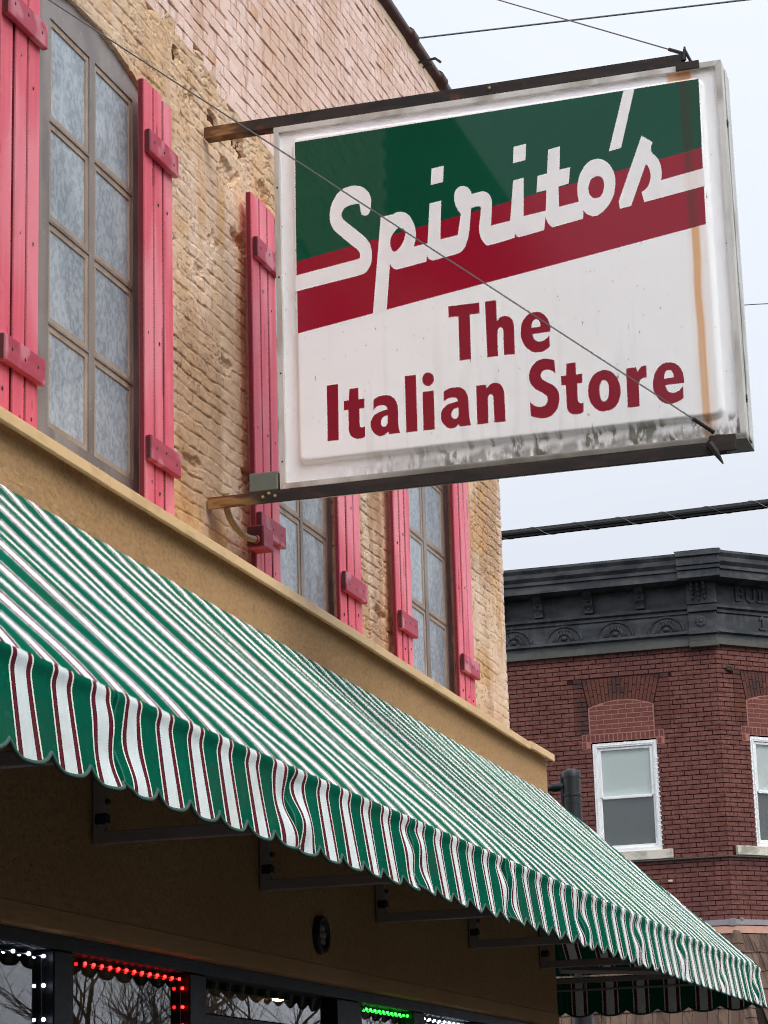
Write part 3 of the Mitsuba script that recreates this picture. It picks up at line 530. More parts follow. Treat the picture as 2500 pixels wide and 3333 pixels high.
# sign lettering: outlines in millimetres on the plane of the sign face (x, z)
SIGN = {"bands":{"green":[[194,5558],[1825,5569],[1820,5288],[190,5051]],"red":[[190,5051],[1820,5288],[1817,4977],[190,4751]]},"script":[[[[186,4992],[448,5026],[452,5030],[454,5035],[454,5045],[452,5052],[442,5069],[429,5079],[375,5133],[349,5161],[339,5182],[336,5191],[333,5209],[333,5230],[338,5258],[344,5276],[363,5307],[368,5313],[384,5325],[396,5331],[422,5336],[438,5336],[461,5330],[469,5326],[480,5318],[492,5305],[497,5297],[502,5284],[506,5266],[503,5228],[499,5217],[494,5209],[486,5203],[475,5203],[466,5209],[462,5221],[456,5258],[422,5256],[402,5251],[396,5248],[388,5238],[383,5228],[382,5214],[387,5202],[392,5196],[473,5117],[484,5103],[496,5081],[503,5048],[502,5020],[497,4998],[490,4984],[482,4973],[474,4966],[468,4963],[459,4960],[438,4956],[226,4931],[184,4925]]],[[[543,5188],[594,5192],[603,5197],[613,5199],[628,5198],[645,5191],[657,5180],[664,5170],[674,5150],[681,5127],[684,5108],[684,5093],[682,5073],[677,5060],[674,5046],[730,5052],[743,5216],[791,5221],[782,5061],[852,5069],[868,5154],[856,5172],[847,5194],[843,5216],[843,5232],[848,5250],[851,5256],[859,5264],[870,5269],[881,5269],[898,5262],[908,5249],[912,5241],[914,5230],[952,5235],[960,5235],[975,5228],[983,5220],[988,5212],[993,5195],[994,5187],[992,5151],[986,5089],[1063,5098],[1082,5262],[1124,5267],[1117,5109],[1205,5119],[1211,5203],[1172,5199],[1179,5266],[1217,5271],[1226,5368],[1273,5375],[1267,5279],[1309,5283],[1300,5217],[1259,5210],[1258,5127],[1336,5137],[1332,5168],[1332,5192],[1333,5202],[1341,5237],[1347,5251],[1365,5279],[1372,5286],[1388,5297],[1401,5301],[1420,5301],[1435,5296],[1447,5288],[1456,5279],[1466,5265],[1476,5243],[1481,5218],[1482,5207],[1481,5186],[1476,5158],[1473,5147],[1467,5133],[1457,5115],[1445,5100],[1429,5084],[1407,5071],[1399,5069],[1385,5070],[1367,5080],[1357,5090],[1351,5099],[1349,5065],[1227,5047],[1215,5061],[1209,5072],[1205,5084],[1203,5096],[1195,5041],[1121,5029],[1093,5026],[1089,5028],[1084,5033],[1080,5045],[1077,5026],[1018,5015],[970,5009],[967,5009],[961,5014],[949,5032],[944,5043],[939,5065],[938,5092],[947,5145],[949,5168],[947,5172],[941,5176],[933,5176],[910,5172],[900,5087],[894,5053],[881,5018],[868,5002],[860,4996],[842,4991],[751,4978],[743,4980],[732,4987],[727,4998],[726,5006],[722,4977],[605,4961],[598,4962],[588,4967],[581,4976],[575,4988],[556,4802],[499,4788]],[[619,5132],[633,5127],[639,5117],[641,5109],[641,5102],[636,5082],[627,5064],[617,5050],[605,5039],[601,5037],[591,5037],[586,5042],[583,5048],[578,5064],[579,5088],[585,5103],[590,5111],[595,5115],[598,5120],[606,5128],[611,5131]],[[1408,5231],[1418,5230],[1426,5226],[1430,5222],[1434,5215],[1437,5206],[1438,5186],[1432,5162],[1426,5151],[1420,5145],[1414,5142],[1399,5141],[1391,5145],[1384,5152],[1377,5166],[1375,5181],[1377,5195],[1385,5217],[1391,5224]]],[[[1593,5370],[1634,5337],[1627,5321],[1626,5304],[1630,5292],[1644,5276],[1652,5263],[1659,5240],[1661,5227],[1662,5200],[1657,5177],[1822,5202],[1823,5130],[1588,5098],[1580,5141],[1590,5145],[1604,5157],[1612,5171],[1616,5184],[1618,5196],[1618,5212],[1616,5225],[1611,5241],[1603,5253],[1538,5093],[1536,5090],[1493,5085],[1490,5116]]],[[[1533,5565],[1576,5567],[1511,5332],[1463,5325]]],[[[756,5360],[806,5365],[801,5297],[751,5292]]],[[[1090,5401],[1140,5406],[1134,5339],[1084,5333]]]],"Italian":[[[[304,4523],[349,4524],[347,4298],[302,4298]]],[[[395,4498],[431,4499],[431,4452],[454,4452],[454,4415],[433,4414],[433,4346],[435,4341],[438,4338],[441,4337],[445,4337],[454,4340],[453,4299],[443,4295],[434,4293],[421,4294],[412,4297],[399,4306],[394,4313],[390,4324],[389,4333],[389,4415],[371,4415],[372,4452],[392,4453]]],[[[491,4443],[505,4451],[513,4454],[527,4456],[537,4456],[548,4455],[560,4451],[574,4440],[582,4426],[587,4410],[588,4397],[588,4363],[587,4357],[588,4328],[589,4318],[594,4298],[551,4298],[547,4309],[532,4297],[526,4295],[511,4294],[499,4300],[490,4309],[482,4321],[476,4342],[478,4358],[485,4372],[494,4382],[503,4387],[516,4392],[546,4398],[545,4406],[542,4411],[535,4416],[523,4418],[512,4417],[504,4414],[498,4410],[490,4402]],[[547,4374],[536,4373],[528,4369],[522,4362],[519,4354],[518,4342],[522,4334],[528,4330],[531,4329],[537,4331],[542,4336],[546,4343]]],[[[620,4523],[664,4523],[663,4297],[619,4297]]],[[[689,4451],[733,4451],[732,4296],[687,4297]]],[[[715,4527],[728,4520],[735,4508],[736,4496],[734,4488],[728,4478],[717,4472],[712,4472],[704,4474],[699,4477],[694,4483],[690,4491],[689,4504],[694,4517],[698,4522],[705,4526]]],[[[772,4442],[793,4452],[807,4454],[825,4454],[836,4452],[842,4449],[851,4443],[858,4435],[865,4419],[868,4406],[869,4335],[871,4316],[875,4296],[831,4296],[827,4307],[817,4297],[812,4294],[796,4292],[781,4297],[767,4313],[762,4322],[758,4335],[759,4357],[762,4366],[767,4374],[783,4388],[793,4391],[827,4397],[826,4405],[820,4411],[812,4415],[800,4415],[789,4413],[779,4408],[771,4401]],[[828,4372],[815,4370],[809,4367],[805,4363],[800,4353],[799,4349],[800,4340],[804,4333],[811,4328],[817,4328],[825,4334],[828,4345]]],[[[901,4450],[939,4450],[942,4435],[956,4449],[968,4453],[980,4453],[993,4447],[1000,4439],[1005,4430],[1009,4416],[1010,4398],[1010,4295],[967,4296],[967,4398],[965,4404],[959,4410],[952,4409],[945,4399],[943,4296],[900,4296]]]],"The":[[[[803,4783],[926,4782],[926,4738],[887,4739],[885,4559],[840,4559],[842,4737],[803,4739]]],[[[949,4783],[993,4783],[993,4698],[1006,4711],[1012,4714],[1025,4715],[1037,4712],[1045,4707],[1049,4703],[1055,4693],[1059,4674],[1058,4557],[1016,4559],[1016,4631],[1017,4646],[1016,4661],[1014,4667],[1008,4672],[1001,4671],[997,4667],[994,4660],[992,4612],[992,4558],[950,4558]]],[[[1084,4628],[1087,4665],[1090,4676],[1095,4687],[1099,4693],[1111,4705],[1120,4711],[1135,4715],[1150,4715],[1157,4714],[1164,4711],[1176,4703],[1187,4690],[1195,4674],[1200,4653],[1200,4634],[1201,4630],[1129,4628],[1134,4611],[1137,4606],[1143,4600],[1150,4596],[1155,4595],[1165,4595],[1174,4598],[1183,4604],[1195,4615],[1195,4570],[1184,4562],[1172,4556],[1160,4553],[1137,4554],[1123,4560],[1106,4574],[1098,4586],[1090,4602],[1085,4619]],[[1127,4654],[1162,4654],[1162,4668],[1157,4681],[1149,4686],[1143,4686],[1136,4683],[1130,4673],[1127,4660]]]],"Store":[[[[1210,4513],[1211,4460],[1202,4471],[1192,4477],[1183,4480],[1170,4480],[1164,4477],[1157,4471],[1154,4462],[1154,4455],[1161,4443],[1179,4430],[1200,4417],[1210,4406],[1217,4394],[1221,4381],[1222,4359],[1220,4345],[1215,4329],[1212,4322],[1205,4312],[1190,4298],[1183,4295],[1169,4291],[1150,4291],[1124,4298],[1109,4306],[1108,4360],[1117,4350],[1128,4342],[1142,4337],[1150,4336],[1156,4337],[1166,4341],[1171,4346],[1176,4356],[1177,4365],[1175,4374],[1172,4379],[1157,4392],[1133,4407],[1117,4427],[1112,4437],[1109,4451],[1109,4467],[1114,4486],[1118,4492],[1119,4496],[1128,4507],[1139,4517],[1149,4522],[1168,4525],[1180,4524],[1201,4518]]],[[[1255,4495],[1291,4495],[1290,4447],[1314,4448],[1313,4412],[1293,4412],[1292,4378],[1292,4348],[1293,4343],[1296,4337],[1302,4332],[1313,4334],[1312,4297],[1298,4292],[1277,4291],[1262,4297],[1255,4305],[1249,4321],[1249,4411],[1232,4412],[1232,4448],[1252,4447]]],[[[1333,4380],[1338,4406],[1342,4415],[1353,4433],[1363,4442],[1374,4448],[1392,4452],[1400,4452],[1408,4450],[1423,4444],[1437,4430],[1445,4417],[1450,4406],[1455,4386],[1457,4366],[1456,4353],[1451,4333],[1445,4319],[1437,4307],[1431,4302],[1422,4296],[1406,4291],[1407,4292],[1406,4293],[1388,4290],[1381,4291],[1369,4296],[1353,4310],[1345,4322],[1339,4334],[1335,4348],[1333,4364]],[[1393,4413],[1400,4412],[1409,4402],[1412,4392],[1413,4374],[1410,4349],[1406,4338],[1401,4332],[1395,4329],[1390,4329],[1386,4331],[1382,4336],[1379,4344],[1377,4357],[1377,4387],[1379,4397],[1383,4405],[1387,4410]]],[[[1482,4447],[1519,4448],[1525,4428],[1534,4443],[1541,4448],[1552,4451],[1559,4449],[1558,4401],[1557,4402],[1546,4403],[1537,4400],[1531,4393],[1526,4380],[1525,4294],[1480,4294]]],[[[1580,4381],[1585,4404],[1587,4407],[1588,4412],[1592,4420],[1604,4437],[1610,4442],[1620,4448],[1634,4452],[1651,4451],[1667,4445],[1680,4433],[1687,4423],[1692,4412],[1696,4397],[1697,4365],[1626,4365],[1627,4359],[1633,4342],[1637,4337],[1651,4331],[1660,4331],[1676,4337],[1692,4353],[1691,4307],[1679,4299],[1655,4291],[1638,4290],[1631,4291],[1618,4296],[1609,4302],[1600,4311],[1593,4321],[1583,4342],[1580,4355],[1579,4368]],[[1623,4390],[1659,4391],[1658,4406],[1653,4417],[1646,4422],[1634,4421],[1629,4416],[1627,4412],[1624,4402]]]]}

# ---------------------------------------------------------------- hanging sign (face towards -y)
SG = thing('hanging_sign', 'large white, green and red lightbox sign reading the italian store on steel arms', 'sign')
SF = Frame((0, 8.690, 0), (1, 0, 0), (0, -1, 0))                 # s = x, z, o = towards the street in front
X0s, X1s, Z0s, Z1s = .100, 1.912, 4.130, 5.640
w_ = .022
def rail(p4, d0=-.17, d1=.018):
    v, f = prism(Polygon(p4), d1 - d0); put(SG + '__frame_rail', SF((v + np.array([0, 0, d0]), f)), M_ALU)
g_ = .0008
rail([(X0s + g_, Z1s), (X1s - g_, Z1s), (X1s - w_ - g_, Z1s - w_), (X0s + w_ + g_, Z1s - w_)])
rail([(X0s + g_, Z0s), (X1s - g_, Z0s), (X1s - w_ - g_, Z0s + w_), (X0s + w_ + g_, Z0s + w_)])
rail([(X0s, Z0s + g_), (X0s, Z1s - g_), (X0s + w_, Z1s - w_ - g_), (X0s + w_, Z0s + w_ + g_)])
rail([(X1s, Z0s + g_), (X1s, Z1s - g_), (X1s - w_, Z1s - w_ - g_), (X1s - w_, Z0s + w_ + g_)])
put(SG + '__side_trim', SF.box(X1s + .0005, X1s + .006, Z0s + .01, Z1s - .01, -.10, -.05, .002), M_ALU)
put(SG + '__rear_panel', SF.box(X0s + w_ - .004, X1s - w_ + .004, Z0s + w_ - .004, Z1s - w_ + .004, -.16, -.155), M_SIGNW)
# pan formed acrylic face: flange and raised pan with rounded edges
def rrect(x0, x1, z0, z1, r, n=8):
    P = []
    for cx, cz, a0 in ((x1 - r, z1 - r, 0), (x0 + r, z1 - r, 90), (x0 + r, z0 + r, 180), (x1 - r, z0 + r, 270)):
        for k in range(n + 1): a = math.radians(a0 + 90 * k / n); P.append((cx + r * math.cos(a), cz + r * math.sin(a)))
    return np.array(P)
loops = []
for ins, dep in ((-.004, -.004), (-.004, .0), (.0, .002), (.0025, .006), (.004, .012), (.0055, .019), (.009, .0245), (.014, .0275), (.020, .0285)):
    p = rrect(.176 + ins, 1.836 - ins, 4.222 + ins, 5.584 - ins, .034 - ins * .7); loops.append(np.column_stack([p, np.full(len(p), dep)]))
L = len(loops[0]); V = np.vstack(loops); F = []
for i in range(len(loops) - 1):
    for j in range(L):
        k = (j + 1) % L; F += [[i * L + j, i * L + k, (i + 1) * L + k], [i * L + j, (i + 1) * L + k, (i + 1) * L + j]]
V = np.vstack([V, [[1.0, 4.9, .0285]]]); F += [[(len(loops) - 1) * L + j, (len(loops) - 1) * L + (j + 1) % L, len(V) - 1] for j in range(L)]
put(SG + '__face', SF((V, np.array(F))), M_SIGNW, smooth=50)
fl = sbox(X0s + w_ - .003, Z0s + w_ - .003, X1s - w_ + .003, Z1s - w_ + .003)
put(SG + '__flange', SF((lambda m: (m[0] + np.array([0, 0, -.008]), m[1]))(prism(fl, .008))), M_SIGNW)
def flat(polys, o, h=.0006):
    m = prism(unary_union(polys), h); return SF((m[0] + np.array([0, 0, .0285 + o]), m[1]))
mm = lambda L_: [(a / 1000, b / 1000) for a, b in L_]
put(SG + '__green_field', flat([Polygon(mm(SIGN['bands']['green']))], .0004), M_SIGNG)
put(SG + '__red_band', flat([Polygon(mm(SIGN['bands']['red'])).buffer(-.0005)], .0004), M_SIGNR)
sc_ = [Polygon(mm(l[0]), [mm(h_) for h_ in l[1:]]) for l in SIGN['script']]
k = put(SG + '__script_lettering', flat(sc_, .0016), M_LETW); tag(k, label='white script lettering on the green and red field')
for wd in ('The', 'Italian', 'Store'):
    for l in SIGN[wd]: put(SG + '__letter', flat([Polygon(mm(l[0]), [mm(h_) for h_ in l[1:]])], .0004), M_LETTER)
# steel arms: angle iron
put(SG + '__arm', [box(-.20, 1.775, 8.674, 8.682, 5.6415, 5.690, .002), box(-.20, 1.775, 8.683, 8.730, 5.6415, 5.649, .002)], M_STEEL)
put(SG + '__arm', [box(-.20, 1.835, 8.670, 8.678, 4.080, 4.1285, .002), box(-.20, 1.835, 8.679, 8.728, 4.121, 4.1285, .002)], M_STEEL)
put(SG + '__tab', [box(1.74, 1.83, 8.660, 8.670, 5.615, 5.648, .002), tube([(1.772, 8.672, 5.66), (1.778, 8.672, 5.715)], [.010, .004], 6), tube([(1.778, 8.672, 5.70), (1.80, 8.674, 5.645)], .006, 6)], M_STEEL)
put(SG + '__tab', [(np.array([(1.765, 8.664, 4.13), (1.80, 8.664, 4.155), (1.838, 8.664, 4.150), (1.878, 8.664, 4.092), (1.80, 8.664, 4.080), (1.822, 8.664, 4.036), (1.812, 8.664, 4.062)]) , np.array([[0, 1, 2], [0, 2, 3], [0, 3, 4], [4, 6, 5], [0, 4, 6]])),
                  box(1.775, 1.874, 8.660, 8.668, 4.086, 4.150, .003), tube([(1.775, 8.662, 4.12), (1.798, 8.660, 4.085), (1.822, 8.658, 4.038)], [.016, .013, .003], 6)], M_STEEL)
put(SG + '__ballast_box', box(-.026, .092, 8.668, 8.80, 4.1295, 4.205, .004), M_GBOX)
for c in [(.03 + .025 * i, 8.668, 4.105 + .012 * (i % 2)) for i in range(3)] + [(1.0, 8.672, 5.668)]: put(SG + '__bolt', ball(c, .007, 1), M_PIPE)
for z_ in (4.24, 4.60, 5.0, 5.38): put(SG + '__screw', SF(ball((X0s + .012, z_, .019), .004, 1)), M_BLACK)
for z_ in (4.30, 5.40): put(SG + '__drain_slot', SF(ball((X1s + .003, z_, -.04), .007, 1, (.5, 2.6, 1))), M_BLACK)

# ---------------------------------------------------------------- wires
def cable(label, pts, r, m, name, cat, sagz=0.0, n=24, extra=None, group=None):
    t = thing(name, label, cat, group); a, b = np.array(pts[0], float), np.array(pts[-1], float); x = np.linspace(0, 1, n)[:, None]
    P = a + (b - a) * x; P[:, 2] -= sagz * 4 * (x * (1 - x))[:, 0]
    put(t + '__strand', tube(P, r, 8), m, smooth=40)
    if extra: extra(t, P)
    return t
def sleeve(t, P):
    d = (P[0] - P[-1]) / np.linalg.norm(P[0] - P[-1])
    put(t + '__sleeve', tube([P[-1], P[-1] + d * .10], .0075, 8), M_STEEL, smooth=40)
cable('thin steel guy wire stretched diagonally in front of the sign face', [(-.205, 6.578, 5.453), (1.796, 8.655, 4.160)], .0027, M_WIRE, 'guy_wire', 'wire', .0, 12, sleeve)
cable('thin guy wire rising to the roof from the tip of the sign top arm', [(-.205, 10.559, 7.40), (1.770, 8.676, 5.690)], .0031, M_WIRE, 'guy_wire', 'wire', .0, 12, sleeve)
def lashing(t, P):
    d = P[-1] - P[0]; L_ = np.linalg.norm(d); d = d / L_; e1 = np.cross(d, [0, 0, 1.]); e1 /= np.linalg.norm(e1); e2 = np.cross(d, e1); s = np.linspace(0, 1, 700)
    base = np.stack([np.interp(s, np.linspace(0, 1, len(P)), P[:, k]) for k in range(3)], -1); a = s * L_ / .38 * 2 * math.pi
    put(t + '__lashing', tube(base - np.array([0, 0, .021]) + e1 * .008 + .036 * np.cos(a)[:, None] * e1 + .0425 * np.sin(a)[:, None] * e2, .0022, 4), M_WIRE)
    put(t + '__strand', tube(P - np.array([0, 0, .046]) + e1 * .01, .017, 8), M_CABLE, smooth=40)
    put(t + '__strand', tube(P - np.array([0, 0, .020]) + e1 * .016, .024, 8), M_CABLE, smooth=40)
cable('thick black bundled overhead cable above the brick building', [(-9.0, 20.4, 6.97), (5.0, 19.4, 6.86)], .021, M_CABLE, 'utility_cable', 'cable', .12, 60, lashing)
cable('thin grey overhead wire crossing the sky at the top', [(-12, 20, 12.03), (9.0, 20, 11.06)], .0085, M_WIRE, 'overhead_wire', 'wire', .0, 20)
cable('short stretch of thin wire in the sky right of the sign', [(-9.0, 28, 12.02), (6.0, 28, 10.95)], .006, M_WIRE, 'overhead_wire', 'wire', .0, 20)
t = thing('street_pole', 'black round metal pole with a short side arm between store and brick building', 'pole')
put(t + '__post', (lambda m: (m[0] + np.array([-1.292, 20.0, 0]), m[1]))(lathe([(.16, 0.14), (.16, .5), (.085, .6), (.074, 4.50), (.078, 4.505), (.078, 4.53), (.073, 4.535), (.073, 4.68)], 28)), M_BLACK, smooth=35)
put(t + '__cap', (lambda m: (m[0] + np.array([-1.292, 20.0, 0]), m[1]))(lathe([(.079, 4.66), (.079, 4.702), (.066, 4.722), (.03, 4.735), (0, 4.738)], 28)), M_BLACK, smooth=40)
put(t + '__arm', [tube([(-2.6, 20, 4.59), (-1.45, 20, 4.59)], .028, 14), tube([(-1.46, 20, 4.592), (-1.36, 20, 4.594)], .038, 14)], M_BLACK, smooth=40)
put(t + '__clamp', [tube([(-1.292, 20, 4.44), (-1.292, 20, 4.455)], .0785, 24), box(-1.385, -1.36, 19.97, 20.03, 4.40, 4.68, .004)], M_BLACK, smooth=40)

# ---------------------------------------------------------------- red brick building across the side street
RB = thing('brick_building', 'dark red brick building with black ornamental cornice and white sash windows behind the awning', 'building')
C0 = (-2.205, 34.0); q2 = math.sqrt(.5)
FL = Frame((C0[0], C0[1], 0), (1, 0, 0), (0, -1, 0))             # left face, s < 0
FR = Frame((C0[0], C0[1], 0), (q2, q2, 0), (q2, -q2, 0))         # canted face, s > 0
CH = .0676
MIT = np.array([.41421, -1.0])
def sweep(prof, sl=-9.0, sr=5.0):
    """a profile of (o, z) run along both faces, mitred at the corner"""
    P = np.array(prof, float); o, z = P[:, 0], P[:, 1]
    a = np.stack([np.full(len(o), C0[0] + sl), C0[1] - o, z], -1)
    b = np.stack([C0[0] + MIT[0] * o, C0[1] + MIT[1] * o, z], -1)
    c = np.stack([C0[0] + q2 * sr + q2 * o, C0[1] + q2 * sr - q2 * o, z], -1)
    return grid(np.stack([a, b, c])[:, ::-1])
winL, winR = -1.842, .508                                        # left edges of the two windows
WW, WZ0, WZ1 = .926, 5.713, 7.266
def infill_poly(s0): return arch_poly(s0 - .02, s0 + .905, 7.285, 7.775, 7.868)
def wall_sheet(fr, s0, s1, holes, z0, z1, o, th=.12):
    poly = sbox(s0, z0, s1, z1).difference(unary_union(holes)) if holes else sbox(s0, z0, s1, z1)
    m = prism(poly, th); return fr((m[0] + np.array([0, 0, o - th]), m[1]))
hole = lambda s: sbox(s - .004, WZ0 - .13, s + WW + .004, WZ1 + .02)
put(RB + '__wall', wall_sheet(FL, -9.0, .0, [hole(winL)], 0, 8.56, -.012), M_RMORT)
put(RB + '__wall', wall_sheet(FR, .0, 5.0, [hole(winR)], 0, 8.56, -.012), M_RMORT)
bricks = []
def fbrick(fr, s0, s1, z0, z1, o=0.0, c=.003):
    v = np.array([[s0, z0, -.014], [s1, z0, -.014], [s1, z1, -.014], [s0, z1, -.014], [s0 + c, z0 + c, o], [s1 - c, z0 + c, o], [s1 - c, z1 - c, o], [s0 + c, z1 - c, o]])
    return fr((v, np.array([[4, 5, 6, 7], [0, 1, 5, 4], [1, 2, 6, 5], [2, 3, 7, 6], [3, 0, 4, 7]])))
def clear(s0, s1, z0, z1, holes): return not sbox(s0, z0, s1, z1).intersects(holes)
def lintel_zone(s): return unary_union([hole(s).buffer(.002), Polygon([(s - .115, 8.205), (s + 1.03, 8.205), (s + .91, 7.76), (s + .91, 7.285), (s - .03, 7.285), (s - .03, 7.76)]),
        sbox(s - .235, 7.40, s + 1.145, 8.205), sbox(s - .14, 7.195, s - .0, 7.405), sbox(s + .92, 7.195, s + 1.045, 7.405), sbox(s - .43 if s > 0 else s - .16, 5.575, s + WW + .16, 5.715)])
zL, zR = lintel_zone(winL), lintel_zone(winR)
for r_ in range(125):
    z0 = 8.552 - (r_ + 1) * CH; z1 = z0 + CH - .0088
    if 5.545 < z0 + .03 < 5.60 or 2.95 < z0 < 4.62: continue
    off = .1075 if r_ % 2 else 0.0
    s = .10 + off - .215 * 42                                    # bond that wraps the obtuse corner
    while s < 4.9:
        a, b = s + .0042 + rng.uniform(-.002, .002), s + .215 - .0042 + rng.uniform(-.002, .002); o = rng.normal(.0, .0018); dz = rng.normal(0, .0008)
        segs = [(FL, a, min(b, .0), zL)] if a < 0 else []
        if b > 0: segs.append((FR, max(a, .0), b, zR))
        for fr, p0, p1, hz in segs:
            if p1 - p0 < .012: continue
            pcs = sbox(p0, z0, p1, z1).difference(hz)
            for g in getattr(pcs, 'geoms', [pcs]):
                if g.is_empty or g.area < 2e-4: continue
                x0_, y0_, x1_, y1_ = g.bounds
                if y1_ - y0_ < .03 or g.area < .8 * (x1_ - x0_) * (y1_ - y0_): continue
                bricks.append((fbrick(fr, x0_, x1_, y0_ + dz, y1_ + dz, o), fr is FR, x0_, y0_))
        s += .215
vis_ = [b for b in bricks if (-2.9 < b[2] < 0 and not b[1] or b[1] and b[2] < .62) and b[3] > 5.0]
vis_.sort(key=lambda b: abs(b[2] + .15) + .12 * abs(b[3] - 6.9))
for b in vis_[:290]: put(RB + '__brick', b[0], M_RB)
ids = {id(b) for b in vis_[:290]}
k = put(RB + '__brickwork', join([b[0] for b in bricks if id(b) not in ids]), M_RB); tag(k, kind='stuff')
def brick_window(fr, s0, right):
    ip = infill_poly(s0)
    nf = fresh(RB + '__window_infill', {1: 1})
    nm = prism(ip.buffer(.012).union(sbox(s0 - .14, 7.195, s0 - .02, 7.41)).union(sbox(s0 + .9, 7.195, s0 + 1.045, 7.41)).difference(hole(s0)), .02)
    put(nf + '__mortar', fr((nm[0] + np.array([0, 0, -.0225]), nm[1])), M_PMORT)
    for r_ in range(8):
        z0 = 7.40 + r_ * CH; s = s0 - .02 - (.1 if r_ % 2 else .0) - .01
        while s < s0 + .9:
            g = sbox(s + .004, z0 + .004, s + .211, z0 + CH - .0065).intersection(ip.buffer(-.007))
            if not g.is_empty and g.area > 1.5e-3:
                m = prism(g, .014); put(nf + '__brick', fr((m[0] + np.array([0, 0, -.014]), m[1])), M_RBI)
            s += .215
    x = s0 - .015
    for i in range(14):
        put(nf + '__soldier_brick', fbrick(fr, x + .004, x + .062, 7.290, 7.392, 0), M_RBI); x += .0655
    for sx in (-.135, -.072, .912, .978):
        put(nf + '__soldier_brick', fbrick(fr, s0 + sx, s0 + sx + .057, 7.300, 7.400, 0), M_RBI)
    for sx in (-.135, .945): put(nf + '__soldier_brick', fbrick(fr, s0 + sx, s0 + sx + .057, 7.200, 7.292, 0), M_RBI)
    # splayed flat arch and sooty flanking bricks
    la = fresh(RB + '__flat_arch', {1: 1}); n = 18
    ex = np.linspace(s0 - .105, s0 + 1.02, n + 1); ix = np.linspace(s0 - .028, s0 + .91, n + 1)
    iz = 7.782 + .092 * (1 - (2 * np.linspace(0, 1, n + 1) - 1) ** 2)
    for i in range(n):
        cut = [0, rng.uniform(.30, .45) if i % 2 else rng.uniform(.55, .7), 1]
        P0, P1 = np.array([ix[i], iz[i]]), np.array([ix[i + 1], iz[i + 1]]); Q0, Q1 = np.array([ex[i], 8.197]), np.array([ex[i + 1], 8.197])
        for a, b in zip(cut[:-1], cut[1:]):
            g = Polygon([P0 + (Q0 - P0) * a, P1 + (Q1 - P1) * a, P1 + (Q1 - P1) * b, P0 + (Q0 - P0) * b]).buffer(-.0042, join_style=2)
            m = prism(g, .018); put(la + '__voussoir', fr((m[0] + np.array([0, 0, -.014 + rng.uniform(-.002, .003)]), m[1])), M_RBS)
    tri = Polygon([(s0 - .115, 8.21), (s0 + 1.03, 8.21), (s0 + .916, 7.76), (s0 - .034, 7.76)]).union(sbox(s0 - .034, 7.2, s0 + .916, 7.78)).union(sbox(s0 - .14, 7.19, s0, 7.405)).union(sbox(s0 + .9, 7.19, s0 + 1.045, 7.405))
    for r_ in range(12):
        z0 = 7.405 + r_ * CH
        for a0, a1 in ((s0 - .232, s0 - .005), (s0 + .90, s0 + 1.142)):
            g = sbox(a0, z0, a1, z0 + CH - .012).difference(tri.buffer(.004))
            for gg in getattr(g, 'geoms', [g]):
                if gg.is_empty or gg.area < 1e-3: continue
                pcs = [gg] if (r_ % 2 or gg.bounds[2] - gg.bounds[0] < .15) else [gg.intersection(sbox(-9, 0, (a0 + a1) / 2 - .004, 9)), gg.intersection(sbox((a0 + a1) / 2 + .004, 0, 9, 9))]
                for pc in pcs:
                    if pc.area < 1e-3: continue
                    m = prism(pc, .016); put(la + '__flank_brick', fr((m[0] + np.array([0, 0, -.014 + rng.uniform(-.001, .006)]), m[1])), M_RBS)
    # white sash window with blinds
    w = fresh(RB + '__window', {1: 1}); s1 = s0 + WW
    put(w + '__frame', [fr.box(s0, s0 + .062, WZ0, WZ1, -.09, -.012, .004), fr.box(s1 - .062, s1, WZ0, WZ1, -.09, -.012, .004), fr.box(s0 + .0622, s1 - .0622, WZ1 - .066, WZ1, -.09, -.012, .004), fr.box(s0 + .0622, s1 - .0622, WZ0, WZ0 + .055, -.09, -.014, .004),
                        fr.box(s0 + .03, s0 + .045, WZ0 + .02, WZ1 - .03, -.012, -.004, .003), fr.box(s1 - .045, s1 - .03, WZ0 + .02, WZ1 - .03, -.012, -.004, .003), fr.box(s0 + .046, s1 - .046, WZ1 - .046, WZ1 - .03, -.012, -.004, .003)], M_VINYL)
    u0, u1 = s0 + .0625, s1 - .0625
    put(w + '__sash', [fr.box(u0, u0 + .05, 6.49, WZ1 - .067, -.085, -.035, .004), fr.box(u1 - .05, u1, 6.49, WZ1 - .067, -.085, -.035, .004), fr.box(u0 + .0502, u1 - .0502, WZ1 - .105, WZ1 - .067, -.085, -.035, .004), fr.box(u0 + .0502, u1 - .0502, 6.468, 6.506, -.085, -.030, .004)], M_VINYL)
    put(w + '__sash', [fr.box(u0, u0 + .035, WZ0 + .0555, 6.4895, -.08, -.05, .004), fr.box(u1 - .035, u1, WZ0 + .0555, 6.4895, -.08, -.05, .004), fr.box(u0 + .0352, u1 - .0352, WZ0 + .0555, WZ0 + .10, -.08, -.05, .004)], M_VINYL)
    for z0, z1, mt in ((6.50, WZ1 - .10, 'mat_glass'), (WZ0 + .09, 6.475, 'mat_screen_glass')):
        put(w + '__pane', fr((np.array([[u0 + .03, z0, -.062], [u1 - .03, z0, -.062], [u1 - .03, z1, -.062], [u0 + .03, z1, -.062]]), np.array([[0, 1, 2], [0, 2, 3]]))), mt)
    sl = []
    for i in range(58):
        z = WZ0 + .05 + i * .0255; sl.append(fr((np.array([[u0, z, -.098], [u1, z, -.098], [u1, z + .024, -.088], [u0, z + .024, -.088]]), np.array([[0, 1, 2], [0, 2, 3]]))))
    put(w + '__blind', sl, M_BLIND)
    put(w + '__box', fr.box(s0 - .1, s1 + .1, WZ0 - .2, WZ1 + .1, -.30, -.29), M_DARK)
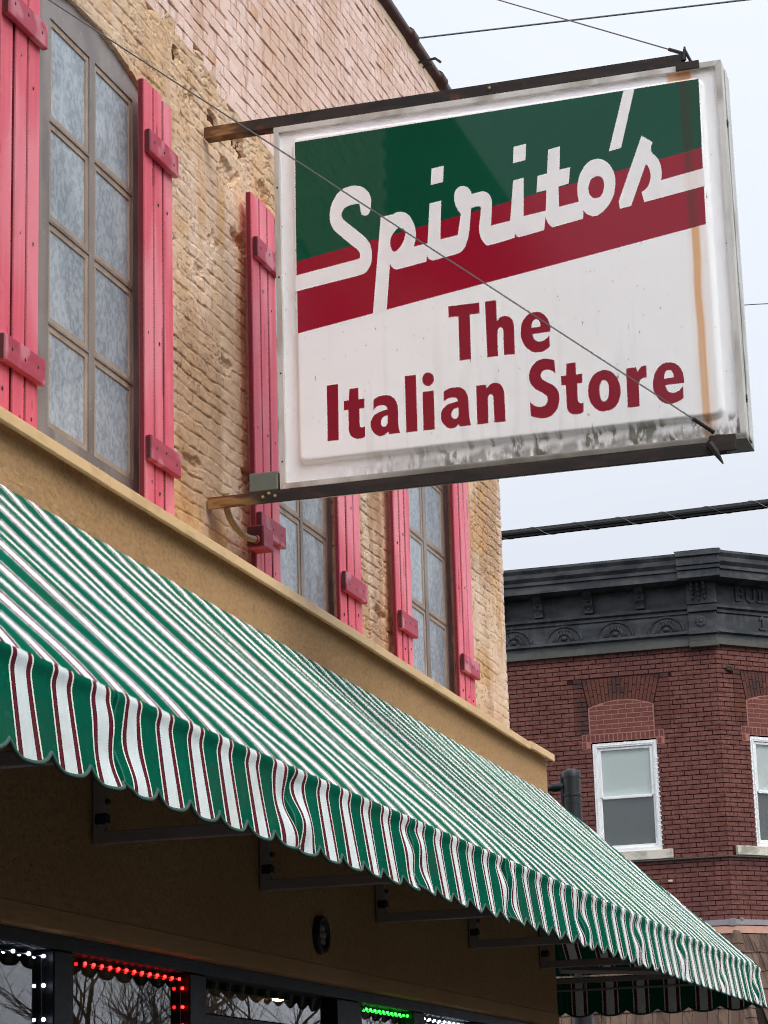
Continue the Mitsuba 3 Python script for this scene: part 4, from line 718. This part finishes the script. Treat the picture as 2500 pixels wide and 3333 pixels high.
    put(w + '__caulk', [fr.box(e - .012, e + .012, WZ0 + .06 + j * CH, WZ0 + .075 + j * CH, -.02, .002) for j in range(19) for e in ((s0 - .004,) if right else (s1 + .004,))], M_VINYL)
    put(w + '__sill', fr.box(s0 - .37 if right else s0 - .15, s1 + .15, 5.582, 5.7125, -.10, .045, .006), M_STONE)
brick_window(FL, winL, False); brick_window(FR, winR, True)
put(RB + '__string_course', sweep([(-.012, 5.548), (.02, 5.55), (.034, 5.56), (.034, 5.574), (-.012, 5.58)]), M_CORN)
# cornice
CO = RB + '__cornice'
put(CO + '__moulding', sweep([(-.02, 8.54), (.07, 8.545), (.07, 8.635), (.04, 8.645), (.04, 8.70), (.10, 8.72), (.10, 8.755), (.03, 8.77), (.03, 9.00), (.06, 9.015), (.06, 9.055), (.11, 9.075), (.11, 9.115), (.03, 9.13),
    (.03, 9.425), (.42, 9.43), (.42, 9.535), (.455, 9.545), (.455, 9.59), (.50, 9.64), (.505, 9.70), (.54, 9.75), (.54, 9.785), (-.3, 9.86)]), M_CORN, smooth=25)
for s in (-2.45 - .62, -2.51, -1.77, -1.02, -3.69, -4.45):
    b = fresh(CO + '__bracket', {1: 1})
    pr = Polygon([(.03, 9.125), (.115, 9.14), (.12, 9.20), (.16, 9.25), (.15, 9.33), (.24, 9.40), (.25, 9.428), (.03, 9.428)])
    m = prism(pr, .125); v = np.stack([m[0][:, 2] + s - .06, m[0][:, 1], m[0][:, 0]], -1)
    put(b + '__console', FL((v, m[1][:, ::-1])), M_CORN)
    put(b + '__leaf', [FL(ball((s, 9.20 + .055 * i, .125 + .03 * i), .026, 1, (1, .9, .6))) for i in range(3)], M_CORN, smooth=True)
def arch_ornament(fr, s):
    a = fresh(CO + '__arch', {1: 1}); th = np.linspace(0, math.pi, 22)
    put(a + '__rim', fr(tube(np.stack([s + .255 * np.cos(th), 8.765 + .225 * np.sin(th), np.full(22, .035)], -1), .020, 7)), M_CORN, smooth=True)
    L_ = []
    for i, an in enumerate(np.linspace(.25, math.pi - .25, 7)):
        L_.append(fr(ball((s + .105 * math.cos(an), 8.80 + .095 * math.sin(an), .045), .034, 1, (.7, 1.1, .6))))
    for sg in (-1, 1):
        for j in range(4): L_.append(fr(ball((s + sg * (.11 + .028 * j), 8.79 + .018 * math.sin(j * 1.6), .04), .021 - .002 * j, 1, (1.2, .8, .6))))
        L_.append(fr(ball((s + sg * .055, 8.93, .04), .026, 1, (1, 1, .6))))
    L_.append(fr(ball((s, 8.815, .05), .05, 1, (1, .8, .6))))
    put(a + '__shell', L_, M_CORN, smooth=True)
for s in (-2.165 + .0, -1.415, -.675, -2.91, -3.66): arch_ornament(FL, s)
pl = fresh(CO + '__corner_pier', {1: 1})
def pier(z0, z1, o, x0=-.345, m=.006): put(pl + '__block', FL.box(x0, .02 + .36 * o, z0, z1, -.05, o, m), M_CORN)
for z0, z1, o in ((8.515, 8.60, .115), (8.602, 8.690, .095), (8.692, 8.755, .15), (8.757, 9.015, .085), (9.017, 9.12, .135), (9.122, 9.428, .16), (9.43, 9.54, .50), (9.542, 9.60, .53), (9.602, 9.72, .555), (9.722, 9.80, .60)): pier(z0, z1, o, -.345 - (.05 if z0 > 9.4 else 0))
put(pl + '__cap', FL((np.array([[-.41, 9.801, .60], [.24, 9.801, .60], [.24, 9.801, -.1], [-.41, 9.801, -.1], [-.30, 9.86, .30], [.10, 9.88, .30]]), np.array([[0, 1, 5], [0, 5, 4], [1, 2, 5], [0, 4, 3], [2, 3, 4], [2, 4, 5]]))), M_CORN)
put(pl + '__rosette', [FL(ball((-.165 + .055 * math.cos(a), 8.885 + .055 * math.sin(a), .088), .034, 1, (1, 1, .5))) for a in np.arange(8) * math.pi / 4] + [FL(ball((-.165, 8.885, .095), .036, 1, (1, 1, .6)))], M_CORN, smooth=True)
put(pl + '__leaf', [FL(ball((-.165 + .085 * i, 9.20 + .06 * j + .02 * abs(i), .17 + .05 * j * .6), .042, 1, (.6, 1.2, .7))) for i in (-1, 0, 1) for j in range(4)], M_CORN, smooth=True)
def letter(ch, s, z, hgt):
    m = meshkit.text_mesh(ch, hgt, .024, bold=True); v = np.array(m.vertices); v[:, 0] += s - v[:, 0].min(); v[:, 1] += z
    v[:, 2] += .031; put(CO + '__letter', FR((v, np.array(m.faces))), M_CORN)
for ch, s in (('B', .375), ('U', .560), ('I', .755), ('L', .850)): letter(ch, s, 9.205, .20)
letter('1', .765, 8.81, .19)
# flashing, copper band and the pent roof of wood shingles
put(RB + '__flashing', sweep([(.0, 4.70), (.10, 4.69), (.105, 4.615), (.0, 4.612)]), M_LEAD)
put(RB + '__flashing', [FL.box(-.03, .06, 4.60, 4.70, .085, .115, .004), FR.box(.06, .10, 4.68, 4.712, .09, .12, .003)], M_LEAD)
put(RB + '__copper_band', sweep([(.02, 4.611), (.09, 4.605), (.145, 4.500), (.02, 4.497)]), M_COPPER)
PR = RB + '__pent_roof'
slope = lambda z: .12 + (4.50 - z) * .42
put(PR + '__deck', sweep([(.05, 4.496), (slope(4.49) - .02, 4.495), (slope(2.9) - .03, 2.9), (.05, 2.88)]), M_DARK)
for row_ in range(6):
    zt, zb_ = 4.52 - row_ * .255, 4.52 - row_ * .255 - .285
    for fr, s_a, s_b in ((FL, -4.6, 0), (FR, 0, 4.6)):
        s = s_a + rng.uniform(-.1, 0)
        while s < s_b + .35:
            wd = rng.uniform(.10, .24); a, b = s + .004, s + wd - .004; s += wd
            oT, oB = slope(zt) + .002, slope(zb_) + .028; lim = .414 * oT
            if fr is FL: b = min(b, .414 * oB)
            else: a = max(a, -.414 * oB)
            if b - a < .05: continue
            dz = rng.uniform(-.012, .012); th = .018 + rng.uniform(-.004, .006)
            ca = lambda x, o: (min(x, .414 * o) if fr is FL else max(x, -.414 * o))
            V = np.array([[ca(a, oT), zt, oT], [ca(b, oT), zt, oT], [ca(b, oB), zb_ + dz, oB], [ca(a, oB), zb_ + dz, oB], [ca(a, oT), zt, oT - th], [ca(b, oT), zt, oT - th], [ca(b, oB), zb_ + dz, oB - th], [ca(a, oB), zb_ + dz, oB - th]])
            put(PR + '__shingle', fr((V, np.array([[0, 3, 2, 1], [4, 5, 6, 7], [0, 1, 5, 4], [1, 2, 6, 5], [2, 3, 7, 6], [3, 0, 4, 7]]))), M_SHING)
    for h_ in range(2):                                          # hip caps
        z1_, z0_ = zt + .02 - h_ * .127, zt - h_ * .127 - .16
        def hp(o, z): return np.array([C0[0] + MIT[0] * o, C0[1] + MIT[1] * o, z])
        oT, oB = slope(z1_) + .03, slope(z0_) + .055; A_, B_ = hp(oT, z1_), hp(oB, z0_)
        l_, r2 = np.array([-.085, .012, -.01]), np.array([.06, .07, -.01])
        V = np.array([A_ + l_, A_, A_ + r2, B_ + l_, B_, B_ + r2, A_ + l_ + (0, .03, -.02), B_ + l_ + (0, .03, -.02), B_ + (0, .03, -.02), B_ + r2 + (0, .03, -.02)])
        put(PR + '__hip_shingle', (V, np.array([[0, 3, 4], [0, 4, 1], [1, 4, 5], [1, 5, 2], [3, 7, 8], [3, 8, 4], [4, 8, 9], [4, 9, 5], [0, 6, 7], [0, 7, 3]])), M_SHING)
put(RB + '__roof', wall_sheet(FL, -9, .0, None, 8.56, 9.80, -.05, .3), M_DARK)
put(RB + '__bird_nest', [FR(ball((.20 + rng.uniform(-.05, .05), 8.205 + rng.uniform(-.02, .03), .03), .03, 1, (1, .7, .7))) for _ in range(7)], M_BARK)
put(RB + '__wall_tag', FL.box(-.86, -.80, 5.255, 5.285, 0, .012, .003), M_STONE)

# ---------------------------------------------------------------- ground, and the street side the windows reflect
structure('ground', (np.array([[-400, -400, -.02], [400, -400, -.02], [400, 400, -.02], [-400, 400, -.02]], float), np.array([[0, 1, 2], [0, 2, 3]])), M_ASPH)
structure('street', (np.array([[3.6, -60, 0], [11.5, -60, 0], [11.5, 60, 0], [3.6, 60, 0]], float), np.array([[0, 1, 2], [0, 2, 3]])), M_ASPH)
structure('pavement', box(-.02, 3.4, -40, 16.6, -.015, .12, .01), M_CONC)
structure('kerb', box(3.402, 3.56, -40, 16.7, -.015, .125, .015), M_CONC)
structure('far_pavement', box(11.5, 14.6, -40, 40, -.015, .12, .01), M_CONC)
def bare_tree(x, y, h, seed, label):
    t = thing('bare_tree', label, 'tree'); r = random.Random(seed); trunk, twigs = [], []
    def grow(p, d, L_, rad, lv):
        pts = [np.array(p)]; dd = np.array(d)
        for i in range(4):
            dd = dd + np.array([r.uniform(-.2, .2), r.uniform(-.2, .2), r.uniform(-.06, .12)]); dd /= np.linalg.norm(dd); pts.append(pts[-1] + dd * L_ / 4)
        (trunk if lv < 2 else twigs).append(tube(pts, np.linspace(rad, rad * .62, 5), 6 if lv < 3 else 3, False))
        if lv >= 6: return
        for i in range(3):
            a = r.uniform(0, 2 * math.pi); k_ = r.uniform(.5, 1.0); e = np.array([math.cos(a), math.sin(a), 0]); nd = dd + k_ * e + np.array([0, 0, .05])
            grow(pts[-1 - (i % 3)], nd / np.linalg.norm(nd), L_ * r.uniform(.66, .86), rad * .56, lv + 1)
    grow((x, y, .1), (0, 0, 1), h * .21, h * .016, 0)
    put(t + '__trunk', trunk, M_BARK); put(t + '__branches', twigs, M_BARK)
bare_tree(15.5, 43.0, 12.0, 4, 'bare winter tree beyond the side street, mirrored in the shop windows')
bare_tree(13.5, 50.0, 12.0, 9, 'second bare winter tree farther down the street')
bare_tree(17.5, 36.0, 11.0, 12, 'third bare winter tree set back from the far pavement')
bare_tree(-10.5, 3.0, 17.0, 21, 'tall bare winter tree behind the store, mirrored in the brick building window')
def far_house(y0, y1, h, label):
    t = thing('far_building', label, 'building'); put(t + '__wall', box(14.6, 24, y0, y1, .0, h), M_FARB)
    put(t + '__roof', box(14.4, 24.2, y0 - .1, y1 + .1, h + .002, h + .35, .05), M_CORN)
    for i in range(int((y1 - y0 - 1) // 2.2)):
        for zf in ((1.0, 3.0), (4.6, 6.4)):
            if zf[1] < h - .5: put(t + '__window', box(14.55, 14.595, y0 + 1 + i * 2.2, y0 + 2.1 + i * 2.2, *zf), M_FRAME)
far_house(-30, -8.0, 8.4, 'plain brick building across the street, far left of the camera')
far_house(-7.6, 8.0, 5.2, 'low plain brick building directly across the street')
